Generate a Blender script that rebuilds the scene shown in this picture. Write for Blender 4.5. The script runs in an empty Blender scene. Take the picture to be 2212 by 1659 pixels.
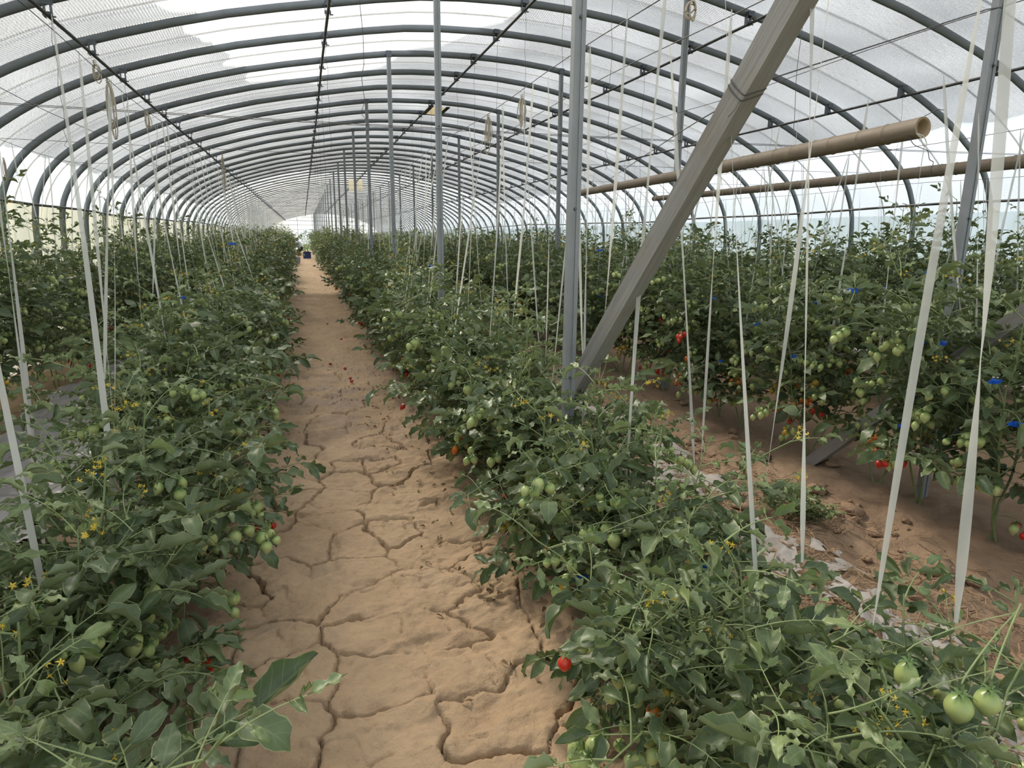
import bpy, math, random
import numpy as np
from mathutils import Matrix, Vector

sc = bpy.context.scene
COL = sc.collection
RNG = np.random.default_rng(7)
random.seed(7)

# ------------------------------------------------------------------ camera
HC = 1.5                                  # eye height
FPX = 1400.0
YAW, PITCH, ROLL = (math.radians(a) for a in (17.58, 12.70, 0.55))
CW = np.array([math.sin(YAW)*math.cos(PITCH), math.cos(YAW)*math.cos(PITCH), -math.sin(PITCH)])
_r = np.array([math.cos(YAW), -math.sin(YAW), 0.0]); _u = np.cross(_r, CW)
CR = _r*math.cos(ROLL)+_u*math.sin(ROLL); CU = -_r*math.sin(ROLL)+_u*math.cos(ROLL)
cam_d = bpy.data.cameras.new('camera'); cam = bpy.data.objects.new('camera', cam_d); COL.objects.link(cam)
cam_d.sensor_width = 36.0; cam_d.lens = 36.0*FPX/2212.0; cam_d.clip_start = 0.05; cam_d.clip_end = 400
cam.matrix_world = Matrix(((CR[0], CU[0], -CW[0], 0), (CR[1], CU[1], -CW[1], 0), (CR[2], CU[2], -CW[2], HC), (0, 0, 0, 1)))
sc.camera = cam

# ------------------------------------------------------------------ light
sc.view_settings.view_transform = 'Standard'
try: sc.view_settings.look = 'None'
except Exception: pass
sc.view_settings.gamma = 1.0
sc.view_settings.use_curve_mapping = False
sc.view_settings.exposure = 0.58
wd = bpy.data.worlds.new('overcast_sky'); sc.world = wd; wd.use_nodes = True
bg = wd.node_tree.nodes['Background']; bg.inputs[0].default_value = (0.86, 0.93, 1.0, 1); bg.inputs[1].default_value = 0.84
_sdir = Vector((-0.34, 1.0, 0.92)).normalized()
_wt = wd.node_tree; _tc = _wt.nodes.new('ShaderNodeTexCoord'); _dp = _wt.nodes.new('ShaderNodeVectorMath'); _dp.operation = 'DOT_PRODUCT'; _dp.inputs[1].default_value = _sdir
_wt.links.new(_tc.outputs['Generated'], _dp.inputs[0]); _pw = _wt.nodes.new('ShaderNodeMath'); _pw.operation = 'POWER'; _pw.use_clamp = True; _wt.links.new(_dp.outputs['Value'], _pw.inputs[0]); _pw.inputs[1].default_value = 14.0
_mx = _wt.nodes.new('ShaderNodeMix'); _mx.data_type = 'RGBA'; _wt.links.new(_pw.outputs[0], _mx.inputs[0]); _mx.inputs[6].default_value = (0.86, 0.93, 1.0, 1); _mx.inputs[7].default_value = (1.9, 1.62, 1.2, 1); _wt.links.new(_mx.outputs[2], bg.inputs[0])
sd = bpy.data.lights.new('hazy_sun', 'SUN'); so = bpy.data.objects.new('hazy_sun', sd); COL.objects.link(so)
sd.energy = 3.4; sd.angle = math.radians(9); sd.color = (1.0, 0.90, 0.74)
so.rotation_euler = _sdir.to_track_quat('Z', 'Y').to_euler(); so.location = (-6, 20, 18)
sc.cycles.max_bounces = 5; sc.cycles.diffuse_bounces = 2; sc.cycles.glossy_bounces = 1; sc.cycles.transmission_bounces = 3; sc.cycles.transparent_max_bounces = 12
sc.cycles.use_adaptive_sampling = True; sc.cycles.adaptive_threshold = 0.05; sc.cycles.adaptive_min_samples = 14; sc.cycles.use_denoising = True
sc.cycles.caustics_reflective = False; sc.cycles.caustics_refractive = False

# ------------------------------------------------------------------ helpers
def tag(o, label=None, cat=None, group=None, kind=None):
    if label: o['label'] = label
    if cat: o['category'] = cat
    if group: o['group'] = group
    if kind: o['kind'] = kind
    return o

def smooth(a, b, x):
    t = np.clip((x-a)/(b-a), 0, 1); return t*t*(3-2*t)

class MB:
    """collects quads; every vertex has a uv, every face a material index and a random number"""
    def __init__(s): s.V, s.F, s.U, s.M, s.R = [], [], [], [], []; s.n = 0
    def raw(s, V, F, U=None, mat=0, rnd=0.5):
        V = np.asarray(V, float).reshape(-1, 3); F = np.asarray(F, int).reshape(-1, 4)
        s.V.append(V); s.F.append(F+s.n); s.n += len(V)
        s.U.append(np.zeros((len(V), 2)) if U is None else np.asarray(U, float))
        s.M.append(np.full(len(F), mat) if np.isscalar(mat) else np.asarray(mat))
        s.R.append(np.full(len(F), rnd) if np.isscalar(rnd) else np.asarray(rnd))
    def tpl(s):
        return (np.concatenate(s.V), np.concatenate(s.F), np.concatenate(s.U), np.concatenate(s.M), np.concatenate(s.R))
    def add(s, tpl, M=None, mat=None, drnd=0.0):
        V, F, U, Mi, R = tpl
        if M is not None:
            A = np.array(M); V = V@A[:3, :3].T + A[:3, 3]
        s.raw(V, F, U, Mi if mat is None else mat, np.clip(R+drnd, 0, 1))
    def tube(s, P, r, n=5, mat=0, cap=False, rnd=0.5):
        P = np.asarray(P, float); k = len(P); r = np.broadcast_to(np.asarray(r, float), (k,))
        T = np.gradient(P, axis=0); T /= np.linalg.norm(T, axis=1)[:, None]+1e-12
        ref = np.array([0, 0, 1.]) if abs(T[:, 2]).mean() < .8 else np.array([1., 0, 0])
        A = np.cross(T, ref); A /= np.linalg.norm(A, axis=1)[:, None]+1e-12; B = np.cross(T, A)
        a = np.arange(n)*2*math.pi/n
        V = P[:, None, :]+r[:, None, None]*(np.cos(a)[None, :, None]*A[:, None, :]+np.sin(a)[None, :, None]*B[:, None, :])
        i = np.arange(k-1)[:, None]*n; j = np.arange(n)[None, :]; j2 = (j+1) % n
        F = np.stack([i+j, i+j2, i+n+j2, i+n+j], -1).reshape(-1, 4)
        U = np.stack([np.tile(np.arange(n)/n, k), np.repeat(np.linspace(0, 1, k), n)], -1)
        s.raw(V.reshape(-1, 3), F, U, mat, rnd)
        if cap and n == 4: s.raw(V[[0, -1]].reshape(-1, 3), [[3, 2, 1, 0], [4, 5, 6, 7]], None, mat, rnd)
        elif cap:
            for e in (0, k-1):
                c = np.vstack([V[e], P[e][None]]); m = n//2
                s.raw(c, [[2*q, 2*q+1, (2*q+2) % n, n] for q in range(m)] if n % 2 == 0 else [[2*q, 2*q+1, 2*q+2, n] for q in range(m)], None, mat, rnd)
    def box(s, c, h, mat=0, R=None, rnd=0.5):
        q = np.array([[x, y, z] for z in (-1, 1) for y in (-1, 1) for x in (-1, 1)], float)*np.asarray(h, float)
        if R is not None: q = q@np.asarray(R, float).T
        s.raw(q+np.asarray(c, float), [[0, 2, 3, 1], [4, 5, 7, 6], [0, 1, 5, 4], [2, 6, 7, 3], [0, 4, 6, 2], [1, 3, 7, 5]], None, mat, rnd)
    def grid(s, P, mat=0, U=None, rnd=0.5):
        a, b = P.shape[:2]; i = np.arange(a-1)[:, None]*b; j = np.arange(b-1)[None]
        F = np.stack([i+j, i+j+1, i+b+j+1, i+b+j], -1).reshape(-1, 4)
        s.raw(P.reshape(-1, 3), F, None if U is None else U.reshape(-1, 2), mat, rnd)
    def mesh(s, name, mats, smooth_=True):
        V, F, U, M, R = s.tpl(); me = bpy.data.meshes.new(name); nf = len(F)
        me.vertices.add(len(V)); me.vertices.foreach_set('co', V.astype(np.float32).ravel())
        me.loops.add(nf*4); me.loops.foreach_set('vertex_index', F.astype(np.int32).ravel())
        me.polygons.add(nf); me.polygons.foreach_set('loop_start', np.arange(nf, dtype=np.int32)*4)
        me.polygons.foreach_set('material_index', M.astype(np.int32))
        me.polygons.foreach_set('use_smooth', np.full(nf, smooth_))
        uv = me.uv_layers.new(name='UVMap'); uv.data.foreach_set('uv', U[F.ravel()].astype(np.float32).ravel())
        at = me.attributes.new('rnd', 'FLOAT', 'FACE'); at.data.foreach_set('value', R.astype(np.float32))
        for m in mats: me.materials.append(m)
        me.update(calc_edges=True); me.validate(); return me
    def build(s, name, mats, parent=None, smooth_=True):
        return link(name, s.mesh(name, mats if isinstance(mats, (list, tuple)) else [mats], smooth_), parent)

def link(name, data, parent=None, M=None):
    o = bpy.data.objects.new(name, data); COL.objects.link(o)
    if parent: o.parent = parent
    if M is not None: o.matrix_basis = Matrix([list(map(float, r)) for r in M])
    return o
def empty(name, loc=(0, 0, 0), rz=0.0, sca=1.0):
    o = bpy.data.objects.new(name, None); COL.objects.link(o); o.location = loc; o.rotation_euler = (0, 0, rz)
    o.scale = (sca,)*3; o.empty_display_size = .1; return o
def spline(pts, n):
    P = np.asarray(pts, float); P = np.vstack([2*P[0]-P[1], P, 2*P[-1]-P[-2]]); out = []
    m = len(P)-3
    for t in np.linspace(0, m-1e-9, n):
        i = int(t); f = t-i; a, b, c, d = P[i:i+4]
        out.append(.5*((2*b)+(-a+c)*f+(2*a-5*b+4*c-d)*f*f+(-a+3*b-3*c+d)*f**3))
    return np.array(out)
def hash2(ix, iy, s=0):
    h = (ix.astype(np.int64)*374761393+iy.astype(np.int64)*668265263+s*982451653) & 0x7fffffff
    h = ((h ^ (h >> 13))*1274126177) & 0x7fffffff
    return ((h ^ (h >> 16)) & 0xffffff)/float(0xffffff)
def vnoise(x, y, s=0):
    ix, iy = np.floor(x), np.floor(y); fx, fy = x-ix, y-iy; fx = fx*fx*(3-2*fx); fy = fy*fy*(3-2*fy)
    a, b, c, d = hash2(ix, iy, s), hash2(ix+1, iy, s), hash2(ix, iy+1, s), hash2(ix+1, iy+1, s)
    return (a*(1-fx)+b*fx)*(1-fy)+(c*(1-fx)+d*fx)*fy-.5
def fbm(x, y, s=0, o=4):
    v = 0; a = 1.0
    for i in range(o): v = v+a*vnoise(x, y, s+i*17); x, y, a = x*2.03, y*2.03, a*.5
    return v
def ray(px, py): return CW+CR*(px-1106)/FPX+CU*(829.5-py)/FPX
def onX(px, py, X): d = ray(px, py); p = d*X/d[0]; return np.array([p[0], p[1], p[2]+HC])
def onY(px, py, Y): d = ray(px, py); p = d*Y/d[1]; return np.array([p[0], p[1], p[2]+HC])
def onZ(px, py, Z): d = ray(px, py); p = d*(Z-HC)/d[2]; return np.array([p[0], p[1], Z])

# ------------------------------------------------------------------ materials
class NT:
    def __init__(s, name):
        s.m = bpy.data.materials.new(name); s.m.use_nodes = True; s.t = s.m.node_tree; s.t.nodes.clear()
        s.out = s.t.nodes.new('ShaderNodeOutputMaterial')
    def n(s, typ, ins=None, **kw):
        nd = s.t.nodes.new(typ)
        for k, v in kw.items(): setattr(nd, k, v)
        for k, v in (ins or {}).items(): s.set(nd.inputs[k], v)
        return nd
    def set(s, sock, v):
        if hasattr(v, 'is_output') or isinstance(v, bpy.types.NodeSocket): s.t.links.new(v, sock)
        elif isinstance(v, bpy.types.Node): s.t.links.new(v.outputs[0], sock)
        else: sock.default_value = v
    def noise(s, scale, vec=None, detail=4, rough=.55, dist=0.0):
        i = {'Scale': scale, 'Detail': detail, 'Roughness': rough, 'Distortion': dist}
        if vec is not None: i['Vector'] = vec
        return s.n('ShaderNodeTexNoise', i).outputs[0]
    def ramp(s, fac, stops):
        r = s.n('ShaderNodeValToRGB', {'Fac': fac}); e = r.color_ramp.elements
        while len(e) < len(stops): e.new(.5)
        for q, (p, c) in zip(e, stops): q.position = p; q.color = (*c, 1) if len(c) == 3 else c
        return r.outputs[0]
    def math(s, op, a, b=0.5, clamp=False):
        nd = s.n('ShaderNodeMath', operation=op, use_clamp=clamp); s.set(nd.inputs[0], a); s.set(nd.inputs[1], b); return nd.outputs[0]
    def mix(s, f, a, b, bt='MIX'):
        nd = s.n('ShaderNodeMix', data_type='RGBA', blend_type=bt)
        s.set(nd.inputs[0], f); s.set(nd.inputs[6], (*a, 1) if isinstance(a, tuple) and len(a) == 3 else a); s.set(nd.inputs[7], (*b, 1) if isinstance(b, tuple) and len(b) == 3 else b); return nd.outputs[2]
    def obj(s): return s.n('ShaderNodeTexCoord').outputs['Object']
    def uv(s): return s.n('ShaderNodeTexCoord').outputs['UV']
    def mapping(s, vec, scale): return s.n('ShaderNodeMapping', {'Vector': vec, 'Scale': scale}).outputs[0]
    def bump(s, h, strength=.3, dist=.01): return s.n('ShaderNodeBump', {'Height': h, 'Strength': strength, 'Distance': dist}).outputs[0]
    def pbr(s, col, rough=.6, metal=0.0, normal=None, spec=.5):
        i = {'Base Color': (*col, 1) if isinstance(col, tuple) and len(col) == 3 else col, 'Roughness': rough, 'Metallic': metal, 'Specular IOR Level': spec}
        if normal is not None: i['Normal'] = normal
        return s.n('ShaderNodeBsdfPrincipled', i).outputs[0]
    def end(s, sh): s.t.links.new(sh, s.out.inputs[0]); return s.m

def mat_simple(name, col, rough=.6, metal=0.0, var=.15, scale=20, spec=.5):
    t = NT(name); nz = t.noise(scale, t.obj())
    c = t.mix(nz, tuple(max(0, x*(1-var)) for x in col), tuple(min(1, x*(1+var)) for x in col))
    return t.end(t.pbr(c, rough, metal, t.bump(nz, .15, .003), spec))

def mat_leaf(name, top, dark, under, edge):
    t = NT(name); rnd = t.n('ShaderNodeAttribute', attribute_name='rnd').outputs['Fac']
    orn = t.n('ShaderNodeObjectInfo').outputs['Random']
    sx = t.n('ShaderNodeSeparateXYZ', {0: t.uv()}); e = t.math('ABSOLUTE', t.math('SUBTRACT', sx.outputs[0], .5))
    e2 = t.math('MULTIPLY', e, 2.0)
    c = t.mix(t.math('FRACT', t.math('ADD', rnd, t.math('MULTIPLY', orn, .6))), top, dark)
    nz = t.noise(14, t.obj(), 4)
    c = t.mix(t.math('MULTIPLY', t.math('SUBTRACT', nz, .45, True), 1.6, True), c, tuple(min(1, x*1.45+.012) for x in top))
    vein = t.math('LESS_THAN', t.math('FRACT', t.math('ADD', t.math('MULTIPLY', sx.outputs[1], 5.0), t.math('MULTIPLY', e2, -1.4))), .085)
    vein = t.math('MULTIPLY', t.math('MAXIMUM', vein, t.math('LESS_THAN', e2, .07)), .33)
    c = t.mix(vein, c, tuple(min(1, x*1.6+.03) for x in top))
    c = t.mix(t.math('MULTIPLY', t.math('GREATER_THAN', t.math('ADD', e2, t.math('MULTIPLY', nz, .35)), 1.13), .65), c, edge)
    back = t.n('ShaderNodeNewGeometry').outputs['Backfacing']
    c = t.mix(back, c, t.mix(.65, c, under))
    b = t.pbr(c, .43, 0, t.bump(t.math('ADD', nz, t.math('MULTIPLY', vein, -.8)), .45, .006), .42)
    tr = t.n('ShaderNodeBsdfTranslucent', {'Color': t.mix(.5, c, (.22, .34, .05))}).outputs[0]
    return t.end(t.n('ShaderNodeMixShader', {0: .14, 1: b, 2: tr}).outputs[0])

M = {}
M['leaf'] = mat_leaf('tomato_leaf', (.118, .160, .066), (.054, .086, .041), (.20, .235, .14), (.40, .40, .20))
M['leaf_young'] = mat_leaf('tomato_leaf_young', (.20, .255, .10), (.11, .16, .068), (.28, .32, .18), (.44, .44, .22))
M['stem'] = mat_simple('green_stem', (.19, .245, .10), .55, 0, .3, 30)
M['stem_pale'] = mat_simple('pale_green_stalk', (.26, .32, .135), .55, 0, .25, 40)
M['stem_old'] = mat_simple('woody_stem', (.16, .15, .075), .75, 0, .3, 35)
M['calyx'] = mat_simple('calyx_green', (.10, .17, .05), .6, 0, .2, 40)
M['flower'] = mat_simple('flower_yellow', (.78, .56, .06), .5, 0, .12, 40)
M['dry'] = mat_simple('dry_leaf', (.30, .20, .10), .8, 0, .4, 60)

def mat_fruit(name, shoulder, body, tip):
    t = NT(name); sx = t.n('ShaderNodeSeparateXYZ', {0: t.uv()}); orn = t.n('ShaderNodeObjectInfo').outputs['Random']
    nz = t.noise(30, t.obj())
    v = t.math('ADD', sx.outputs[1], t.math('MULTIPLY', t.math('SUBTRACT', nz, .5), .25))
    c = t.ramp(v, [(0, shoulder), (.34, body), (1, tip)])
    c = t.mix(t.math('MULTIPLY', orn, .25), c, tuple(x*.72 for x in body))
    return t.end(t.pbr(c, .3, 0, None, .5))
M['fruit_green'] = mat_fruit('tomato_green', (.155, .27, .06), (.42, .49, .18), (.50, .53, .24))
M['fruit_yellow'] = mat_fruit('tomato_turning_yellow', (.28, .30, .05), (.60, .38, .04), (.66, .32, .04))
M['fruit_orange'] = mat_fruit('tomato_orange', (.42, .22, .03), (.64, .17, .02), (.62, .12, .02))
M['fruit_red'] = mat_fruit('tomato_red', (.55, .06, .02), (.60, .03, .015), (.58, .03, .015))

def mat_galv():
    t = NT('galvanised_steel'); o = t.obj(); nz = t.noise(9, o, 5); n2 = t.noise(60, t.mapping(o, (1, 1, .12)), 3)
    c = t.mix(nz, (.13, .145, .16), (.215, .232, .25)); c = t.mix(t.math('GREATER_THAN', t.noise(23, o, 6, .65), .70), c, (.16, .11, .075))
    return t.end(t.pbr(c, .5, .35, t.bump(n2, .12, .002), .5))
M['steel'] = mat_galv()
M['post'] = mat_simple('galvanised_post', (.27, .285, .30), .5, .3, .18, 11)
M['pipe'] = mat_simple('dark_steel_pipe', (.07, .068, .07), .5, .4, .35, 8)
M['clamp'] = mat_simple('zinc_clamp', (.11, .12, .14), .45, .5, .3, 15)
M['wire'] = mat_simple('thin_wire', (.10, .095, .10), .55, .5, .3, 10)
M['rope'] = mat_simple('press_rope_dark', (.06, .055, .05), .8, 0, .3, 20)
M['twine'] = mat_simple('tan_twine', (.47, .41, .33), .85, 0, .25, 60)
M['twine_white'] = mat_simple('white_twine', (.72, .70, .66), .8, 0, .15, 60)
M['clip'] = mat_simple('blue_plastic_clip', (.01, .095, .52), .35, 0, .15, 30)
M['crate'] = mat_simple('blue_crate_plastic', (.02, .05, .19), .5, 0, .2, 8)
M['bucket'] = mat_simple('grey_bucket_plastic', (.30, .34, .42), .5, 0, .2, 8)

def mat_timber():
    t = NT('weathered_timber'); o = t.obj(); v = t.mapping(o, (26, 26, 1.3)); nz = t.noise(2.2, v, 6, .6); n2 = t.noise(3.2, o, 4)
    c = t.mix(nz, (.17, .168, .165), (.40, .39, .375)); c = t.mix(t.math('MULTIPLY', t.math('SUBTRACT', n2, .5, True), 2.2, True), c, (.22, .165, .11))
    return t.end(t.pbr(c, .78, 0, t.bump(nz, .5, .004), .3))
M['timber'] = mat_timber()
def mat_bamboo():
    t = NT('dry_bamboo'); o = t.obj(); v = t.mapping(o, (22, 1.1, 22)); nz = t.noise(2.0, v, 6, .6); n2 = t.noise(4, o, 5, .6, .6)
    c = t.mix(nz, (.13, .10, .075), (.30, .24, .175)); c = t.mix(t.math('MULTIPLY', t.math('SUBTRACT', n2, .52, True), 2.5, True), c, (.36, .29, .21))
    return t.end(t.pbr(c, .62, 0, t.bump(nz, .35, .003), .35))
M['bamboo'] = mat_bamboo()
M['bamboo_cut'] = mat_simple('bamboo_cut_end', (.36, .26, .16), .8, 0, .3, 45)

def mat_film(name, trans, col, tone=(1, 1, 1), var=.35, speck=0.0, dif=.3):
    t = NT(name); u = t.uv(); nz = t.noise(1.6, t.mapping(u, (1.0, 3.2, 1)), 3, .6, .8)
    d = t.n('ShaderNodeBsdfDiffuse', {0: (*col, 1)}).outputs[0]; tl = t.n('ShaderNodeBsdfTranslucent', {0: (*col, 1)}).outputs[0]
    body = t.n('ShaderNodeMixShader', {0: 1-dif, 1: d, 2: tl}).outputs[0]
    tp = t.n('ShaderNodeBsdfTransparent', {0: (*tone, 1)}).outputs[0]
    f = t.math('ADD', t.math('MULTIPLY', t.math('SUBTRACT', nz, .5), var), trans)
    if speck:
        sp = t.math('GREATER_THAN', t.noise(150, u, 0, .5), .66)
        f = t.math('SUBTRACT', f, t.math('MULTIPLY', t.math('MULTIPLY', sp, t.math('GREATER_THAN', nz, .5)), speck))
    f = t.math('MAXIMUM', f, 0.0)
    return t.end(t.n('ShaderNodeMixShader', {0: f, 1: body, 2: tp}).outputs[0])
M['film'] = mat_film('greenhouse_film', .62, (.90, .91, .92), (.97, .98, 1), .35, .5)
M['wallfilm'] = mat_film('side_film', .24, (.78, .84, .90), (.9, .95, 1), .9)
M['cream'] = mat_film('cream_side_sheet', .06, (.80, .76, .67), (1, .95, .85), .2)
M['farfilm'] = mat_film('end_film', .25, (.84, .87, .92), (1, 1, 1), .5)
M['tape'] = mat_film('white_support_tape', .20, (.70, .705, .67), (1, 1, 1), .1, 0, .55)
M['mulch'] = mat_film('torn_clear_mulch', .34, (.56, .53, .50), (1, 1, 1), 1.1, 0, .8)
def mat_net():
    t = NT('shade_net'); u = t.uv()
    dz = t.noise(.8, t.mapping(u, (1.5, .9, 1)), 1, .5)
    sx = t.n('ShaderNodeSeparateXYZ', {0: u}); q = t.math('ADD', sx.outputs[0], t.math('MULTIPLY', dz, .16))
    st = t.math('ADD', t.math('MULTIPLY', t.math('SINE', t.math('MULTIPLY', q, 300.0)), .5), .5)
    st2 = t.noise(110, t.mapping(u, (1, .35, 1)), 1, .7)
    fold = dz
    f = t.math('ADD', t.math('ADD', t.math('MULTIPLY', st, .55), t.math('MULTIPLY', t.math('SUBTRACT', st2, .5), 1.3)), t.math('MULTIPLY', t.math('SUBTRACT', fold, .5), .7))
    f = t.math('ADD', f, .42, True)
    d = t.n('ShaderNodeBsdfDiffuse', {0: (.15, .155, .16, 1)}).outputs[0]; tl = t.n('ShaderNodeBsdfTranslucent', {0: (.28, .29, .305, 1)}).outputs[0]
    b = t.n('ShaderNodeMixShader', {0: .72, 1: d, 2: tl}).outputs[0]
    return t.end(t.n('ShaderNodeMixShader', {0: f, 1: t.n('ShaderNodeBsdfTransparent', {0: (1, 1, 1, 1)}).outputs[0], 2: b}).outputs[0])
M['net'] = mat_net()

def mat_soil(name, a, b, c3, wet=0.0, bumpk=.6):
    t = NT(name); g = t.n('ShaderNodeNewGeometry').outputs['Position']
    n1 = t.noise(1.7, g, 5, .6); n2 = t.noise(24, g, 6, .65); n3 = t.noise(5.5, g, 5, .6, .5); n4 = t.noise(130, g, 3, .6)
    c = t.mix(t.math('MULTIPLY', t.math('SUBTRACT', n1, .32, True), 2.4, True), a, b)
    c = t.mix(t.math('MULTIPLY', t.math('SUBTRACT', n3, .54, True), 3.2, True), c, c3)
    c = t.mix(t.math('MULTIPLY', t.math('SUBTRACT', n2, .48, True), 1.6, True), c, t.mix(.45, c, (.10, .066, .042)))
    rg = .88
    if wet:
        p = t.n('ShaderNodeSeparateXYZ', {0: g}); yy = t.math('SUBTRACT', 1.0, t.math('MULTIPLY', t.math('ABSOLUTE', t.math('SUBTRACT', p.outputs[1], 6.2)), .38), True)
        wv = t.math('MULTIPLY', t.math('MULTIPLY', yy, t.math('MULTIPLY', t.math('SUBTRACT', t.noise(2.6, g, 3), .46, True), 9.0, True)), wet)
        c = t.mix(t.math('MULTIPLY', wv, .55), c, (.17, .105, .085)); rg = t.math('SUBTRACT', .88, t.math('MULTIPLY', wv, .42))
    nb = t.bump(t.math('ADD', t.math('ADD', t.math('MULTIPLY', n2, .7), t.math('MULTIPLY', n4, .18)), t.math('MULTIPLY', n3, .6)), bumpk, .02)
    return t.end(t.pbr(c, rg, 0, nb, .35))
M['mud'] = mat_soil('dried_mud', (.40, .275, .168), (.51, .365, .23), (.32, .245, .17), 1.0, .8)
M['soil'] = mat_soil('tilled_soil', (.28, .185, .12), (.37, .26, .17), (.235, .16, .11), 0, 1.0)
M['field'] = mat_simple('outside_field', (.20, .27, .10), .9, 0, .4, .7)
M['straw'] = mat_simple('dry_straw', (.31, .21, .125), .85, 0, .4, 30)
M['clod'] = mat_soil('soil_clod', (.30, .19, .12), (.38, .26, .17), (.26, .17, .11), 0, .8)

# ================================================================== structure
XC = 2.115
ARCH_Y = [4.55, 5.48, 6.45, 7.42, 8.43, 9.37, 10.31, 11.32, 12.29, 13.31, 14.32, 15.41, 16.45]
while ARCH_Y[-1] < 67.5: ARCH_Y.append(ARCH_Y[-1]+1.0)
while ARCH_Y[0] > -1.6: ARCH_Y.insert(0, ARCH_Y[0]-.96)
Y0, Y1 = ARCH_Y[0], ARCH_Y[-1]
_half = [(0, 2.18), (.9, 2.135), (1.8, 1.985), (2.75, 1.79), (3.65, 1.525), (4.05, 1.36), (4.4, 1.18), (4.75, .94), (4.95, .74), (5.08, .52), (5.15, .30), (5.18, -.1), (5.18, -.8), (5.18, -1.55)]
_hs = spline(_half, 60)
PROF = np.vstack([np.c_[-_hs[::-1, 0], _hs[::-1, 1]], _hs[1:]])          # dx, height above the eye
def prof_off(off):
    T = np.gradient(PROF, axis=0); T /= np.linalg.norm(T, axis=1)[:, None]; N = np.c_[-T[:, 1], T[:, 0]]
    return PROF+N*off
_d = np.r_[0, np.cumsum(np.linalg.norm(np.diff(PROF, axis=0), axis=1))]; ARC = _d-_d[-1]/2
HI = PROF[:, 0]; 
def roof_h(dx):
    m = PROF[:, 1] > .3; return float(np.interp(dx, PROF[m, 0], PROF[m, 1]))

# --- ground ------------------------------------------------------------
ROWS = {'B': -2.30, 'A': -.80, 'C': 1.18, 'D': 3.2, 'E': 5.0, 'F': 6.5}
def rowx(row, y):
    if row == 'A': return float(np.interp(y, [0, 6, 15, 30, 42], [-.58, -.68, -.84, -1.10, -1.35]))
    if row == 'C': return float(np.interp(y, [0, 3, 15, 45], [1.0, 1.06, 1.15, 1.32]))
    return ROWS[row]
def hbase(x, y):
    z = 0*x
    for X in ROWS.values(): z = z+.075*np.exp(-((x-X)/.42)**2)
    for X in (-1.75, 2.3, 5.8): z = z+.03*np.exp(-((x-X)/.35)**2)
    return z
def floor_z(x, y):
    rough = .02+.045*(np.exp(-((x-2.45)/.5)**2)+np.exp(-((x+1.75)/.4)**2))
    z = hbase(x, y)+rough*fbm(x*5, y*5, 3)+.022*fbm(x*19, y*19, 9, 3)
    return z-.14*smooth(.62, .5, np.abs(x-.22))
xs = np.r_[np.arange(-3.3, 1.7, .07), np.arange(1.7, 3.4, .028), np.arange(3.4, 7.61, .07)]
ys = [Y0-1.5]
while ys[-1] < 72: ys.append(ys[-1]+max(.03, .03+.016*(abs(ys[-1]-2.5)-2)*(abs(ys[-1]-2.5) > 2)))
gx, gy = np.meshgrid(xs, np.array(ys)); mb = MB(); mb.grid(np.dstack([gx, gy, floor_z(gx, gy)]))
floor = tag(mb.build('floor', M['soil']), 'brown tilled soil floor of the greenhouse with raised beds', kind='structure')

# the trodden path: lumpy mud plates with deep open cracks
def cells(x, y, size, s):
    gx0, gy0 = np.floor(x/size), np.floor(y/size); f1 = np.full(x.shape, 9.); f2 = np.full(x.shape, 9.); i1 = np.zeros(x.shape); i2 = np.zeros(x.shape)
    for a in (-1, 0, 1):
        for b in (-1, 0, 1):
            cx, cy = gx0+a, gy0+b; px = (cx+.1+.8*hash2(cx, cy, s))*size; py = (cy+.1+.8*hash2(cx, cy, s+5))*size
            d = np.hypot(x-px, y-py); idd = hash2(cx, cy, s+9)
            n1 = d < f1; f2 = np.where(n1, f1, np.minimum(f2, d)); i2 = np.where(n1, i1, np.where(d <= f2, idd, i2)); i1 = np.where(n1, idd, i1); f1 = np.where(n1, d, f1)
    return (f2-f1)*.5, i1, i2
def path_z(x, y):
    wx = x+.05*fbm(x*6, y*6, 21)+.014*fbm(x*30, y*30, 22, 2); wy = y+.05*fbm(x*6, y*6, 31)+.014*fbm(x*30, y*30, 32, 2)
    d, a, b = cells(wx, wy, .27, 41); d2, a2, b2 = cells(wx+3.3, wy+1.7, .12, 51)
    near = smooth(11, 5, y)
    edge_amt = smooth(.03, .40, np.abs(a-b))*smooth(-.45, .02, fbm(x*1.6, y*1.6, 61, 2)+.12)
    w = .0017+.0028*edge_amt
    crack = -.07*np.exp(-(d/w)**2)*edge_amt*near
    fine = -.016*np.exp(-(d2/.0032)**2)*smooth(.45, .75, np.abs(a2-b2))*smooth(0, .3, fbm(x*2, y*2, 71, 2)+.1)*near
    plate = .004*smooth(0, .03, d)*near+.006*(a-.5)*near*smooth(0, .01, d)
    lump = .030*fbm(x*3.1, y*4.2, 81, 3)+.020*fbm(x*8, y*12, 91, 3)+.007*fbm(x*30, y*34, 95, 3)-.012*smooth(.12, .3, fbm(x*5.2+4, y*5.2, 97, 3))
    steps = .014*np.abs(fbm(x*2.4+.6, y*6.0, 99, 3))*smooth(3.0, 6, y)
    z = hbase(x, y)+lump+plate+crack+fine-steps+.018*np.exp(-((x-.2)/.3)**2)
    return z-.10*smooth(.70, .84, np.abs(x-.22))
px_ = np.arange(-.64, 1.081, .0066); py_ = [Y0-1.2]
while py_[-1] < 69.5: py_.append(py_[-1]+(.05 if py_[-1] < .9 else .0066 if py_[-1] < 3.6 else .0066+.009*(py_[-1]-3.6)))
gx, gy = np.meshgrid(px_, np.array(py_)); mb = MB(); mb.grid(np.dstack([gx, gy, path_z(gx, gy)]))
mb.build('mud_path', M['mud'], floor)
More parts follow.
